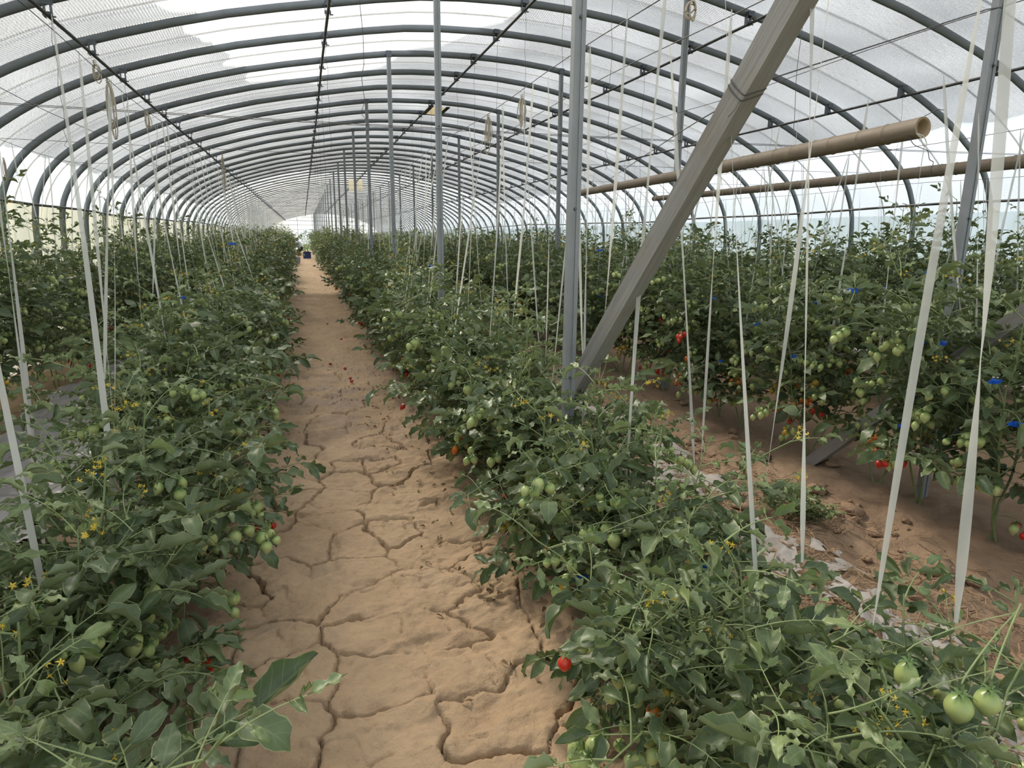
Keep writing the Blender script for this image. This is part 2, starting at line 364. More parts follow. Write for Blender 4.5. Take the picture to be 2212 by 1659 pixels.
mb = MB(); gx, gy = np.meshgrid(np.linspace(-60, 64, 30), np.linspace(-40, 150, 40)); mb.grid(np.dstack([gx, gy, -.16+0*gx]))
tag(mb.build('ground_outside', M['field']), 'green field around the greenhouse', kind='structure')

# --- hoops --------------------------------------------------------------
def sweep(P2, hw, ht, n=8):
    """oval tube (hw along y, ht across) swept along the x-z profile"""
    P2 = np.asarray(P2); T = np.gradient(P2, axis=0); T /= np.linalg.norm(T, axis=1)[:, None]; N = np.c_[-T[:, 1], T[:, 0]]
    a = np.arange(n)*2*math.pi/n; k = len(P2)
    V = np.zeros((k, n, 3)); V[..., 0] = P2[:, 0, None]+N[:, 0, None]*np.sin(a)*ht; V[..., 2] = P2[:, 1, None]+N[:, 1, None]*np.sin(a)*ht; V[..., 1] = np.cos(a)*hw
    i = np.arange(k-1)[:, None]*n; j = np.arange(n)[None]; j2 = (j+1) % n
    return V.reshape(-1, 3), np.stack([i+j, i+n+j, i+n+j2, i+j2], -1).reshape(-1, 4)
mb = MB(); mb.raw(*sweep(PROF[::2], .022, .037)); hoop_me = mb.mesh('arch_rib', [M['steel']])
POSTY = [2.63]+[ARCH_Y[i] for i in range(ARCH_Y.index(5.48), len(ARCH_Y), 3)]
for y in ARCH_Y:
    o = link('arch_rib', hoop_me); o.location = (XC, y, HC); pst = min(abs(y-q) for q in POSTY) < .06
    lab = 'grey galvanised steel roof hoop resting on two posts' if pst else 'grey galvanised steel roof hoop spanning free between the posted hoops'
    if abs(y-2.63) < .06: lab = 'grey steel roof hoop above the post beside the timber brace'
    if y == ARCH_Y[-1]: lab = 'last grey steel hoop framing the white film end wall'
    tag(o, lab, 'arch', None if lab.startswith(('last', 'grey steel')) else ('posted roof hoops' if pst else 'free roof hoops'))
PR = prof_off(.062)
mb = MB(); mb.raw(*sweep(PR[::2], .008, .008, 5)); rope_me = mb.mesh('press_rope', [M['rope']])
for a, b in zip(ARCH_Y[:-1], ARCH_Y[1:]):
    o = link('press_rope', rope_me); o.location = (XC, (a+b)/2, HC-.05)
    tag(o, 'thin dark rope pressing the roof film down between two hoops', 'rope', 'film press ropes')

# --- film, nets, walls ----------------------------------------------------
def bay_ys(per=6):
    out = []
    for a, b in zip(ARCH_Y[:-1], ARCH_Y[1:]): out += [(a+(b-a)*t/per, t/per) for t in range(per)]
    return out+[(ARCH_Y[-1], 0.0)]
def shell(off, sel, sag=.075, per=6, wob=.012):
    P = prof_off(off)[sel]; A = ARC[sel]; B = bay_ys(per); T = np.gradient(PROF, axis=0); T /= np.linalg.norm(T, axis=1)[:, None]; N = np.c_[-T[:, 1], T[:, 0]][sel]
    yy = np.array([b[0] for b in B]); tt = np.array([b[1] for b in B]); dip = -sag*(1-np.abs(2*tt-1))**.8*(tt > 0)
    G = np.zeros((len(yy), len(P), 3)); w = wob*fbm(A[None]*2.2+0*yy[:, None], yy[:, None]*3.3+0*A[None], 5)*(tt > 0)[:, None]
    G[..., 0] = XC+P[None, :, 0]+N[None, :, 0]*(dip[:, None]+w); G[..., 2] = HC+P[None, :, 1]+N[None, :, 1]*(dip[:, None]+w); G[..., 1] = yy[:, None]
    U = np.dstack([np.broadcast_to(A[None], G.shape[:2]), G[..., 1]])
    return G, U
top = np.where(PROF[:, 1] > .30)[0]; lo = np.where(PROF[:, 1] <= .36)[0]
G, U = shell(.033, top); mb = MB(); mb.grid(G, 0, U)
tag(mb.build('ceiling', M['film']), 'milky translucent plastic film over the hoops', kind='structure')
for nm, sel, mt, lab in (('wall_left', lo[lo < 60], 'cream', 'cream plastic sheet along the low side of the tunnel'), ('wall_right', lo[lo > 60], 'wallfilm', 'bluish white crinkled plastic film along the low side of the tunnel')):
    G, U = shell(.036, sel, .05); mb = MB(); mb.grid(G, 0, U); tag(mb.build(nm, M[mt]), lab, kind='structure')
# shade net: covers the whole roof, split by a wedge-shaped gap towards the near end
NETP = np.where(PROF[:, 1] > .80)[0]
def gap(y):                                            # dx limits of the uncovered wedge at distance y
    t = np.clip((9.6-y)/2, 0, 1); wv = .05*np.sin(y*6.1)+.04*np.sin(y*14.7+1)
    return np.interp(y, [0, 5.9, 6.5, 7.9, 8.9, 9.3, 9.6, 9.7], [-3.2, -3.0, -2.95, -2.77, -2.58, -2.31, -1.82, -1.80])+wv*t, np.interp(y, [0, 3, 6.55, 7.46, 8.29, 9.13, 9.6, 9.7], [1.2, .7, .06, -.19, -.71, -1.17, -1.78, -1.80])
G, U = shell(.046, NETP, .078, 10); dxs = PROF[NETP, 0]; yv = G[:, 0, 1]
for side in (0, 1):
    mb = MB(); g0, g1 = gap(yv); n = len(NETP); GG = []; UU = []; ymax = (21.5, 23.5)[side]
    # resample every cross row between the outer hem and the gap edge
    for r in range(len(yv)):
        if yv[r] > ymax: continue
        lim = (dxs[0], g0[r]) if side == 0 else (g1[r], 4.42)
        q = np.linspace(lim[0], lim[1], 46)
        if side == 0 and yv[r] < 9.6: q[-8:] += np.linspace(0, 1, 8)*.05*np.sin(yv[r]*9+np.arange(8))
        GG.append(np.c_[np.interp(q, dxs, G[r, :, 0]), np.full(46, yv[r]), np.interp(q, dxs, G[r, :, 2])+.008]); UU.append(np.c_[np.interp(q, dxs, ARC[NETP]), np.full(46, yv[r])])
    mb.grid(np.array(GG), 0, np.array(UU))
    tag(mb.build('shade_net', M['net']), ('grey ribbed shade net with a frayed wavy edge over the cream side', 'grey shade net with a smooth edge over the bamboo poles')[side], 'shade net')
# far end wall with a doorway on the path
mb = MB(); P = prof_off(-.01); ye = Y1+.05; ex = P[:, 0]+XC; ez = P[:, 1]+HC
for a, b in ((0, 1), ):
    q = np.linspace(-3.05, 7.28, 60); zt = np.array([HC+roof_h(x-XC) for x in q]); inside = (q > -.45) & (q < .95)
    zb = np.where(inside, 2.1, 0.0); zt[0] = zt[-1] = HC+.3
    G = np.zeros((8, 60, 3)); G[..., 0] = q; G[..., 1] = ye+.01*fbm(np.arange(60)[None]*.5+0*np.arange(8)[:, None], np.arange(8)[:, None]*.5+0*q[None], 2); G[..., 2] = zb[None]+(zt-zb)[None]*np.linspace(0, 1, 8)[:, None]
    mb.grid(G, 0, np.dstack([G[..., 0], G[..., 2]]))
wf = tag(mb.build('wall_far', M['farfilm']), 'white film end wall with a doorway onto the field', kind='structure')
for z in (2.1, 2.55, 2.95, 3.3):
    mb = MB(); hw = 5.0 if z < 2.6 else (3.6 if z < 3.1 else 2.2); mb.tube([(XC-hw, ye-.03, z), (XC+hw, ye-.03, z)], .02, 6); mb.build('cross_rail', M['steel'], wf)
for x in (-.45, .95, -1.9, 2.3, 4.2):
    mb = MB(); mb.tube([(x, ye-.03, 0), (x, ye-.03, HC+roof_h(x-XC)-.05)], .02, 6); mb.build('upright', M['steel'], wf)
# side pipes
for sx, hz, lab in ((-1, .33, 'pipe holding the cream side sheet'), (1, .40, 'pipe holding the bluish side film')):
    mb = MB(); yy = np.linspace(Y0, Y1, 90); mb.tube(np.c_[XC+sx*5.02+.01*np.sin(yy*2), yy, HC+hz+.03*np.sin(yy*.35)+.012*np.sin(yy*1.3)], .016, 6)
    tag(mb.build('side_pipe', M['pipe']), 'long rusty '+lab, 'pipe')

# --- purlins with clamps ----------------------------------------------------
mbc = MB()
for s in (-1, 1):
    mbc.box((s*.020, -.005, .045), (.0022, .022, .055)); 
mbc.box((0, -.028, .01), (.028, .003, .014)); mbc.box((.012, -.032, .085), (.030, .004, .020)); mbc.box((.035, -.018, -.003), (.012, .006, .004))
clamp_me = mbc.mesh('clamp', [M['clamp']], False)
PURL = [(0.0, 2.093, 'at the crown of the roof'), (-1.798, 1.887, 'under the frayed net edge'), (1.798, 1.887, 'on the bamboo side of the crown'), (-3.646, 1.409, 'low on the cream sheet side'), (3.646, 1.409, 'low above the bamboo poles')]
for dx, h, where in PURL:
    e = empty('purlin', (XC+dx, 0, HC+h)); tag(e, 'dark steel pipe purlin '+where, 'purlin')
    mb = MB(); yy = np.linspace(Y0-.2, Y1, 120); mb.tube(np.c_[.006*np.sin(yy*.8+dx), yy, .006*np.sin(yy*.63)], .0135, 7); mb.build('pipe', M['pipe'], e)
    far = MB(); V = mbc.tpl()
    for y in ARCH_Y:
        if y < 36: link('clamp', clamp_me, e).location = (0, y-.02, 0)
        else:
            A = np.eye(4); A[1, 3] = y-.02; far.add(V, A)
    far.build('far_clamps', M['clamp'], e)['kind'] = 'stuff'
# --- posts ---------------------------------------------------------------
def post_mesh(h):
    mb = MB(); a, b, g = .024, .019, .004                                   # lipped channel with a shallow groove
    sec = [(-a, -b), (-.006, -b), (-.006, -b+g), (.006, -b+g), (.006, -b), (a, -b), (a, b), (-a, b)]
    V = np.array([[(x, y, z) for x, y in sec] for z in (-.15, h*.5, h)]).reshape(-1, 3); n = 8
    F = [[k*n+j, k*n+(j+1) % n, (k+1)*n+(j+1) % n, (k+1)*n+j] for k in (0, 1) for j in range(n)]
    mb.raw(V, F); mb.raw(np.array([(x, y, h) for x, y in sec]), [[0, 1, 2, 7], [2, 3, 6, 7], [3, 4, 5, 6]])
    return mb.mesh('post', [M['post']], False)
boltm = MB(); boltm.tube([(0, -.02, 0), (0, -.028, 0)], [.007, .006], 6, 0, True); bolt_me = boltm.mesh('bolt', [M['clamp']], False)
cap = MB(); cap.box((0, 0, 0), (.034, .028, .004)); cap.box((0, -.026, .03), (.034, .003, .03)); cap_me = cap.mesh('bracket', [M['clamp']], False)
for X, rowname in ((1.09, 'frayed net side'), (3.29, 'bamboo side')):
    h = HC+roof_h(X-XC)-.03; pm = post_mesh(h)
    for i, y in enumerate(POSTY):
        e = empty('steel_post', (X, y-.02, 0)); link('channel', pm, e)
        k = link('bracket', cap_me, e); k.location = (0, 0, h-.004)
        if i < 4:
            for z in (.9, 1.62, 2.35): link('bolt', bolt_me, e).location = (0, 0, z+.02*i)
        lab = 'grey channel post in the row on the '+rowname; grp = 'posts on the '+rowname
        if i == 0: lab = ('grey channel post standing beside the weathered timber brace' if X < 2 else 'grey channel post half hidden behind wide white tapes beside bamboo'); grp = None
        if i == 1: lab = ('grey channel post next after the timber brace post, same line' if X < 2 else 'grey post crossing behind the thick bamboo pole'); grp = None
        tag(e, lab, 'post', grp)
# --- timber braces ---------------------------------------------------------
def beam(p0, p1, hw, ht, roll=0.0, n=10):
    p0, p1 = np.array(p0, float), np.array(p1, float); L = np.linalg.norm(p1-p0); mb = MB()
    zz = np.linspace(0, L, n); cs = np.array([(-1, -1), (1, -1), (1, 1), (-1, 1)], float); r = np.random.default_rng(3)
    V = np.array([[(c[0]*hw+r.normal()*.0012, c[1]*ht+r.normal()*.0012, z) for c in cs] for z in zz]).reshape(-1, 3)
    F = [[k*4+j, k*4+(j+1) % 4, (k+1)*4+(j+1) % 4, (k+1)*4+j] for k in range(n-1) for j in range(4)]+[[3, 2, 1, 0], [(n-1)*4+q for q in range(4)]]
    mb.raw(V, F); d = Vector(p1-p0).normalized(); q = d.to_track_quat('Z', 'Y') @ Matrix.Rotation(roll, 4, 'Z').to_quaternion()
    return mb, Matrix.Translation(Vector(p0)) @ q.to_matrix().to_4x4(), L
for (X, pa, pb, lab) in ((1.17, (1241, 841), (1720, 0), 'weathered grey timber brace leaning up beside the channel post'), (3.12, (2140, 728), (2212, 678), 'weathered timber brace rising from the row behind the torn mulch')):
    a, b = onX(*pa, X), onX(*pb, X); d = b-a; p0 = a+d*((-.05-a[2])/d[2]); p1 = a+d*((HC+roof_h(X-XC)-.06-a[2])/d[2])
    mb, mw, L = beam(p0, p1, .029, .036, math.radians(8)); o = mb.build('timber_brace', M['timber'], None, False); o.matrix_world = mw; tag(o, lab, 'brace')
    if X < 2:
        z0 = np.linalg.norm(onX(1600, 190, X)-p0); t = np.linspace(0, 2*math.pi*2.2, 60); sq = lambda c: np.sign(c)*np.minimum(1, np.abs(c)*1.35)
        mb = MB(); mb.tube(np.c_[sq(np.cos(t))*.0315, sq(np.sin(t))*.0385, z0+.0025*t+.012*np.cos(t)], .0016, 5); k = mb.build('wire_binding', M['wire'], o)
        mb = MB(); mb.tube([(-.031, -.03, z0), (-.045, -.045, z0-.02), (-.05, -.04, z0-.045)], .0014, 5); mb.build('wire_end', M['wire'], o)
# --- bamboo poles -----------------------------------------------------------
def bamboo(p0, p1, r0, r1, seed, lab, name_end):
    p0, p1 = np.array(p0), np.array(p1); L = np.linalg.norm(p1-p0); r = np.random.default_rng(seed); z = [0.0]; nodes = []
    while z[-1] < L:
        nodes.append(z[-1]+r.uniform(.13, .22)); z.append(nodes[-1])
    zz = sorted(set([0, L]+[n+dz for n in nodes for dz in (-.05, -.012, -.004, .0, .004, .012, .05) if 0 < n+dz < L])); zz = np.array(zz)
    rad = r0+(r1-r0)*zz/L; nd = np.min(np.abs(zz[:, None]-np.array(nodes)[None]), axis=1); rad = rad*(1+.085*np.exp(-(nd/.005)**2)-.03*np.exp(-(nd/.03)**2))
    bx = .02*np.sin(zz/L*math.pi)+.004*np.sin(zz*3.1); n = 24; a = np.arange(n)*2*math.pi/n
    V = np.zeros((len(zz), n, 3)); V[..., 0] = bx[:, None]+rad[:, None]*np.cos(a); V[..., 2] = rad[:, None]*np.sin(a)-.01*np.sin(zz/L*3.0)[:, None]; V[..., 1] = zz[:, None]
    mb = MB(); i = np.arange(len(zz)-1)[:, None]*n; j = np.arange(n)[None]; j2 = (j+1) % n
    mb.raw(V.reshape(-1, 3), np.stack([i+j, i+n+j, i+n+j2, i+j2], -1).reshape(-1, 4))
    e = empty('bamboo_pole', p0); d = Vector(p1-p0).normalized(); e.rotation_mode = 'QUATERNION'; e.rotation_quaternion = d.to_track_quat('Y', 'Z'); tag(e, lab, 'bamboo pole')
    mb.build('culm', M['bamboo'], e)
    for end, s in ((0, 1), (len(zz)-1, -1)):                              # hollow cut ends with the inner wall and the node plate
        y = zz[end]; R = rad[end]; c = np.array([bx[end], 0, -.01*math.sin(y/L*3.0)]); rings = [(R, 0), (R*.74, 0), (R*.72, .05), (.003, .055)]
        W = np.array([[(c[0]+q*math.cos(t), y+s*dy, c[2]+q*math.sin(t)) for t in a] for q, dy in rings]).reshape(-1, 3)
        mb = MB(); F = [[k*n+jj, k*n+(jj+1) % n, (k+1)*n+(jj+1) % n, (k+1)*n+jj] for k in range(3) for jj in range(n)]
        if s > 0: F = [f[::-1] for f in F]
        mb.raw(W, F); mb.build('cut_end', M['bamboo_cut'], e)
    return e, L
XB = 3.12
bp, L1 = bamboo(onX(1994, 275, XB-.1), onX(1236, 419, XB-.1), .052, .034, 4, 'thick hollow bamboo pole tied along the posts, its open end showing', 0)
b2, L2 = bamboo(onX(2500, 318, 5.1), onX(1412, 429, 5.1), .052, .036, 5, 'slimmer bamboo pole hung level over the outer tomato rows', 0)
def bit(name, pts, r, mat, lab, cat, n=5, k=40, group=None):
    mb = MB(); mb.tube(spline(pts, k), r, n); return tag(mb.build(name, M[mat]), lab, cat, group)
pe = onX(1960, 300, XB-.12)
bit('binding_wire', [pe+(-.02, -.02, .02), pe+(.0, -.04, -.03), pe+(.05, -.05, -.05), pe+(.09, -.05, -.06), pe+(.11, -.05, -.10), pe+(.14, -.05, -.115), pe+(.13, -.05, -.15), pe+(.14, -.05, -.17)], .002, 'wire', 'bent dark wire hanging from the cut end of thick bamboo', 'wire')
bit('binding_wire', [onX(2016, 247, XB)+(0, .05, 0), onX(2025, 237, XB), onX(2032, 237, XB), onX(2044, 238, XB)], .002, 'wire', 'short wire tail sticking up behind the thick bamboo end', 'wire', k=16)
lp = onX(1992, 295, XB-.16)
bit('twine_loop', [lp+(-.03, 0, .012), lp+(.01, 0, 0), lp+(.035, 0, -.03), lp+(.03, 0, -.045), lp+(.01, 0, -.035), lp+(-.01, 0, -.005), lp+(-.04, 0, .012)], .0025, 'twine_white', 'small white twine loop at the thick bamboo end', 'twine')
# --- wires ------------------------------------------------------------------
WH = {'B': .74, 'A': .79, 'C': .80, 'D': 1.08, 'E': .80, 'F': .62}
BEDN = {'B': 'row beside the cream side sheet', 'A': 'row between path and silver mulch', 'C': 'row between path and torn mulch', 'D': 'row just behind the torn mulch strip', 'E': 'row under the slimmer bamboo pole', 'F': 'outermost row along the bluish side film'}
WX = dict(ROWS); WX['A'] = -.92; WX['C'] = 1.2
for k in ROWS:
    yy = np.linspace(Y0, Y1, 220); mb = MB(); mb.tube(np.c_[WX[k]+.01*np.sin(yy*.7), yy, HC+WH[k]+.012*np.cos(yy*2.1)], .0022, 4)
    tag(mb.build('row_wire', M['wire']), 'taut trellis wire above the '+BEDN[k], 'wire')
for X, lab in ((1.5, 'taut trellis wire above the torn mulch strip'), (-1.55, 'taut trellis wire above the silver mulch sheet')):
    yy = np.linspace(Y0, 30, 120); mb = MB(); mb.tube(np.c_[X+.01*np.sin(yy*.6), yy, HC+.79+.012*np.cos(yy*1.9)], .0022, 4); tag(mb.build('row_wire', M['wire']), lab, 'wire')
CROSSY = [y+.35 for y in ARCH_Y[1::2] if 4.2 < y < 40]
for i, y in enumerate([4.95]+CROSSY):
    xx = np.linspace(-2.62, 6.85, 40); mb = MB(); mb.tube(np.c_[xx, y-.06*(xx-2), HC+.80-.035*np.sin((xx+2.62)/9.5*math.pi)+.01*np.sin(y*3)], .0022 if i < 3 else .002, 4)
    tag(mb.build('cross_wire', M['wire']), 'thin wire strung crosswise under the hoops', 'wire', 'cross wires under the hoops')
bw = onX(1603, 190, 1.17)
bit('guy_wire', [bw, onX(2110, 27, 1.95), onX(2195, 0, 2.1), onX(2195, 0, 2.1)+(.3, -.15, .25)], .002, 'wire', 'guy wire running from the timber brace towards the outer hoops', 'wire', k=12)
bit('guy_wire', [bw, onX(1567, 226, 1.24), onX(1456, 294, 1.5), onX(1320, 385, 2.2)], .002, 'wire', 'slack wire leading from the timber brace down behind the post', 'wire', k=12)
# thin vertical hanger wires, some with a twisted end and a hank of twine
def hanger(top, zb, seed, curl):
    r = np.random.default_rng(seed); n = 26; t = np.linspace(0, 1, n); p = np.zeros((n, 3)); p[:] = top; p[:, 2] = top[2]+(zb-top[2])*t
    p[:, 0] += .006*np.sin(t*19+seed)+curl*.03*np.sin(t*60)*(t > .72)*(t-.72)*3; p[:, 1] += .004*np.sin(t*23)
    mb = MB(); mb.tube(p, .0015, 4); return tag(mb.build('hanger_wire', M['wire']), 'thin hanger wire dangling from a roof purlin', 'wire', 'hanger wires below the purlins')
hi = 0
for dx, h, _ in PURL:
    for y in ARCH_Y[4:22:2 if dx != 0 else 1]:
        hi += 1
        if RNG.random() < .7: hanger((XC+dx+.015, y-.05, HC+h), HC+RNG.uniform(.3, .9), hi, RNG.random() < .4)
def hank(p, L, seed, lab, mat='twine'):
    r = np.random.default_rng(seed); e = empty('twine_hank', p); tag(e, lab, 'twine')
    for q in range(4):
        w = r.uniform(.012, .03); l = L*r.uniform(.55, 1); a = r.uniform(0, 6.28); c, s = math.cos(a)*w, math.sin(a)*w
        mb = MB(); mb.tube(spline([(0, 0, 0), (c*.7, s*.7, -.2*l), (c, s, -.7*l), (c*.4, s*.4, -l), (-c*.5, -s*.5, -.75*l), (-c*.5, -s*.5, -.2*l), (0, 0, 0)], 34), .0030, 4); mb.build('strand', M[mat], e)
    mb = MB(); t = np.linspace(0, 18, 40); mb.tube(np.c_[.008*np.cos(t), .008*np.sin(t), -.01+.0015*t], .0024, 4); mb.build('knot', M[mat], e)
    return e
for q, (px, py, X, L, lab) in enumerate([(233, 176, WX['A'], .33, 'long tan twine hank knotted on the wire near cream side'), (317, 245, WX['A'], .10, 'short grey twine bundle bound on the wire near cream side'), (205, 138, WX['A']-.05, .10, 'tiny twine bow hanging above the cream side wire'),
        (1128, 212, 1.2, .18, 'looped tan twine hank on the wire over the path-side row'), (1055, 252, 1.2, .24, 'stringy twine hank under a twisted hanger wire'), (8, 345, -2.5, .20, 'pale twine knot hanging beside the cream side sheet'),
        (1496, 2, 1.28, .06, 'short twine knot high on the wire by the timber brace'), (480, 335, WX['A'], .5, 'frayed twine hank far down the wire of the silver mulch row')]):
    hank(onX(px, py, X), L, 40+q, lab)
# patch in the film and hanging card
ya, yb = ARCH_Y[ARCH_Y.index(9.37)+2], ARCH_Y[ARCH_Y.index(9.37)+3]
pp = [onY(935, 243, ya+.28), onY(968, 226, ya+.8)]
mb = MB(); xa, xb2 = onY(928, 246, ya+.3)[0], onY(962, 246, ya+.3)[0]
G = np.array([[(x, y, HC+roof_h(x-XC)-.045) for x in np.linspace(xa, xb2, 5)] for y in (ya+.12, (ya+yb)/2, yb-.12)]); mb.grid(G)
po = tag(mb.build('roof_patch', mat_film('tan_patch', .0, (.80, .66, .40), (1, 1, 1), .2, 0, .15)), 'tan square patch with dark rim set in the roof film', 'patch')
for (u, v) in ((0, 1), (1, 0)):
    mb = MB(); x = xb2 if u else xa; mb.box((x, (ya+yb)/2, HC+roof_h(x-XC)-.05), (.03, (yb-ya)/2-.06, .008)); mb.build('rim', M['pipe'], po)
pc = onY(770, 395, 27.0); mb = MB(); mb.box(pc-np.array([.17, 0, .02]), (.13, .01, .30)); mb.box(pc+np.array([.13, 0, -.02]), (.10, .01, .27))
tag(mb.build('hanging_card', mat_film('cream_card', .0, (.86, .82, .70), (1, 1, 1), .1, 0, .3), None, False), 'pair of cream cards hanging far down under the roof', 'card')

# ================================================================== tomato plants
def leaflet(mb, L, W, fold, curl, roll, Mx, nl, nw, mat, rnd, rs):
    t = np.linspace(0, 1, nl); s = np.linspace(-1, 1, nw)
    w = .5*W*np.sin(math.pi*np.clip(t, .004, .996)**.80)**.72*(1-.10*t)+.0008
    ang = curl*t**1.3; yy = np.r_[0, np.cumsum(np.cos(ang[:-1])*np.diff(t))]*L; zz = -np.r_[0, np.cumsum(np.sin(ang[:-1])*np.diff(t))]*L
    ph = rs.uniform(0, 6.28); wav = 1+.06*np.sin(t*11+ph)
    V = np.zeros((nl, nw, 3)); th = roll*np.abs(s)[None]**1.6*np.ones(nl)[:, None]
    V[..., 0] = (w*wav)[:, None]*s[None]*np.cos(fold)*np.cos(th*.6)
    lift = (w*wav)[:, None]*np.abs(s)[None]*(math.sin(fold)+np.sin(th)*.55)+.006*np.sin(t*15+ph)[:, None]*s[None]**2*np.sign(s)[None]
    V[..., 1] = yy[:, None]+lift*np.sin(ang)[:, None]; V[..., 2] = zz[:, None]+lift*np.cos(ang)[:, None]
    U = np.dstack([np.broadcast_to(.5+.5*s[None], (nl, nw)), np.broadcast_to(t[:, None], (nl, nw))])
    A = np.array(Mx); P = V.reshape(-1, 3)@A[:3, :3].T+A[:3, 3]
    i = np.arange(nl-1)[:, None]*nw; j = np.arange(nw-1)[None]
    F = np.stack([i+j, i+j+1, i+nw+j+1, i+nw+j], -1).reshape(-1, 4)
    mb.raw(P, F, U.reshape(-1, 2), mat, rnd)
def frame(p, y, up=(0, 0, 1)):
    y = np.asarray(y, float); y = y/np.linalg.norm(y); x = np.cross(y, up); n = np.linalg.norm(x); x = x/n if n > 1e-4 else np.array([1., 0, 0]); z = np.cross(x, y)
    A = np.eye(4); A[:3, 0], A[:3, 1], A[:3, 2], A[:3, 3] = x, y, z, p; return A
def leaf_tpl(seed, kind, hi):
    """a compound tomato leaf growing along +y; kind 0 low broad, 1 mid, 2 young curled"""
    r = np.random.default_rng(seed); mb = MB(); L = (.23, .20, .14)[kind]*r.uniform(.85, 1.15); droop = (1.0, .75, .5)[kind]*r.uniform(.4, 1.4)
    k = 7 if hi else 4; t = np.linspace(0, 1, k); ang = .25-droop*t**1.4+0*t; sb = r.uniform(-.25, .25)
    P = np.zeros((k, 3)); P[1:, 1] = np.cumsum(np.cos(ang[:-1]))*L/(k-1); P[1:, 2] = np.cumsum(np.sin(ang[:-1]))*L/(k-1); P[:, 0] = sb*L*t**2
    mb.tube(P, np.linspace(.0030, .0014, k)*(1, .9, .8)[kind], 4 if hi else 3, 1)
    npair = 2 if (kind == 2 or not hi) else int(r.integers(2, 4)); nl, nw = (9, 5) if hi else (5, 3)
    def at(q): return np.array([np.interp(q, t, P[:, c]) for c in range(3)])
    base = (.104, .088, .056)[kind]; roll = (.45, .85, 1.5)[kind]
    def put(q, side, size):
        d = at(min(1, q+.05))-at(max(0, q-.05)); d /= np.linalg.norm(d)
        if side: x = np.cross(d, (0, 0, 1)); d = d*.45+side*x*.9+np.array([0, 0, r.uniform(-.35, .25)])
        d = d+r.normal(0, .12, 3); up = np.array([0, 0, 1.])+r.normal(0, .35, 3)
        p = at(q); ll = size*r.uniform(.85, 1.2)
        if side:
            e = p+d/np.linalg.norm(d)*.016; mb.tube([p, e], [.0013, .0010], 3, 1); p = e
        leaflet(mb, ll, ll*r.uniform(.46, .66), r.uniform(.05, .6)+.25*(kind == 2), r.uniform(-.5, 1.6)*(1 if kind < 2 else 1.3), roll*r.uniform(.4, 1.6)*r.choice([1, 1, 1, -.6]), frame(p, d, up), nl, nw, 0, r.uniform(.1, .9), r)
    put(1.0, 0, base*1.12)
    for i in range(npair):
        q = .36+.52*i/max(1, npair-1)*.95; sz = base*(.72+.28*q)
        put(q, 1, sz); put(min(1, q+r.uniform(-.05, .06)), -1, sz*r.uniform(.85, 1.1))
    return mb
def mats_leaf(kind): return [M['leaf'] if kind < 2 else M['leaf_young'], M['stem'] if kind < 2 else M['stem_pale']]
NV = 9
LT = {(k, h): [leaf_tpl(100*k+s, k, h).tpl() for s in range(NV)] for k in range(3) for h in (True, False)}
LM = {}
for k in range(3):
    for h in (True, False):
        LM[k, h] = []
        for tp in LT[k, h]:
            mb = MB(); mb.add(tp); LM[k, h].append(mb.mesh('leaf', mats_leaf(k)))

def fruit_tpl(r0, L, nu, nv, tipk, hi):
    mb = MB(); a = np.arange(nu)*2*math.pi/nu; v = np.linspace(0, 1, nv); prof = np.sin(math.pi*np.clip(v, .012, .985)**(.86))**.62; prof = prof*(1-tipk*np.clip(v-.55, 0, 1)**1.4)
    V = np.zeros((nv, nu, 3)); V[..., 0] = r0*prof[:, None]*np.cos(a); V[..., 1] = r0*prof[:, None]*np.sin(a); V[..., 2] = (-L*v)[:, None]
    i = np.arange(nv-1)[:, None]*nu; j = np.arange(nu)[None]; j2 = (j+1) % nu
    U = np.stack([np.tile(a/6.2832, nv), np.repeat(v, nu)], -1); mb.raw(V.reshape(-1, 3), np.stack([i+j, i+nu+j, i+nu+j2, i+j2], -1).reshape(-1, 4), U, 0, .5)
    for q in range(5 if hi else 3):                                    # calyx
        b = q*2*math.pi/(5 if hi else 3)+.3; c, s = math.cos(b), math.sin(b); l = r0*.95
        mb.raw([(-s*.003, c*.003, .001), (s*.003, -c*.003, .001), (c*l*.6+s*.003, s*l*.6-c*.003, .004), (c*l*.6-s*.003, s*l*.6+c*.003, .004), (c*l*1.1, s*l*1.1, -.001), (c*l*1.1+.001, s*l*1.1, -.001)], [[0, 1, 2, 3], [3, 2, 5, 4]], None, 1, .5)
    mb.tube([(0, 0, -.002), (.003, 0, .008), (.006, .003, .016)], .0015, 4 if hi else 3, 1); return mb
FT = {}; FMESH = {}
for h in (True, False):
    FT[h] = [fruit_tpl(r0, L, 14 if h else 7, 11 if h else 6, tk, h).tpl() for r0, L, tk in ((.0185, .047, .5), (.021, .052, .35), (.0175, .053, .6), (.0165, .036, .3), (.0125, .030, .5))]
    for col in ('green', 'yellow', 'orange', 'red'):
        FMESH[h, col] = []
        for tp in FT[h]:
            mb = MB(); mb.add(tp); FMESH[h, col].append(mb.mesh('tomato', [M['fruit_'+col], M['calyx']]))
def truss_shape(r, nf):
    """stalk points and hanging points of a fruit truss growing along +y"""
    L = .105+.02*nf; pts = [np.zeros(3), np.array([r.normal(0, .008), L*.45, .012]), np.array([r.normal(0, .015), L*.8, -.012]), np.array([r.normal(0, .02), L, -.045])]
    P = spline(pts, 9); hang = []
    for i in range(nf):
        q = P[int(round(3+5*(i+.5)/nf)) if nf > 1 else 8]; side = (-1)**i; h = q+np.array([side*r.uniform(.012, .03), r.uniform(-.01, .015), -r.uniform(.008, .03)]); hang.append((q, h))
    return P, hang
def truss_stalk(mb, P, hang, n=4):
    mb.tube(P, np.linspace(.0021, .0013, len(P)), n)
    for q, h in hang: mb.tube(spline([q, (q+h)/2+np.array([0, 0, .008]), h+np.array([0, 0, .012])], 4), .0011, 3)
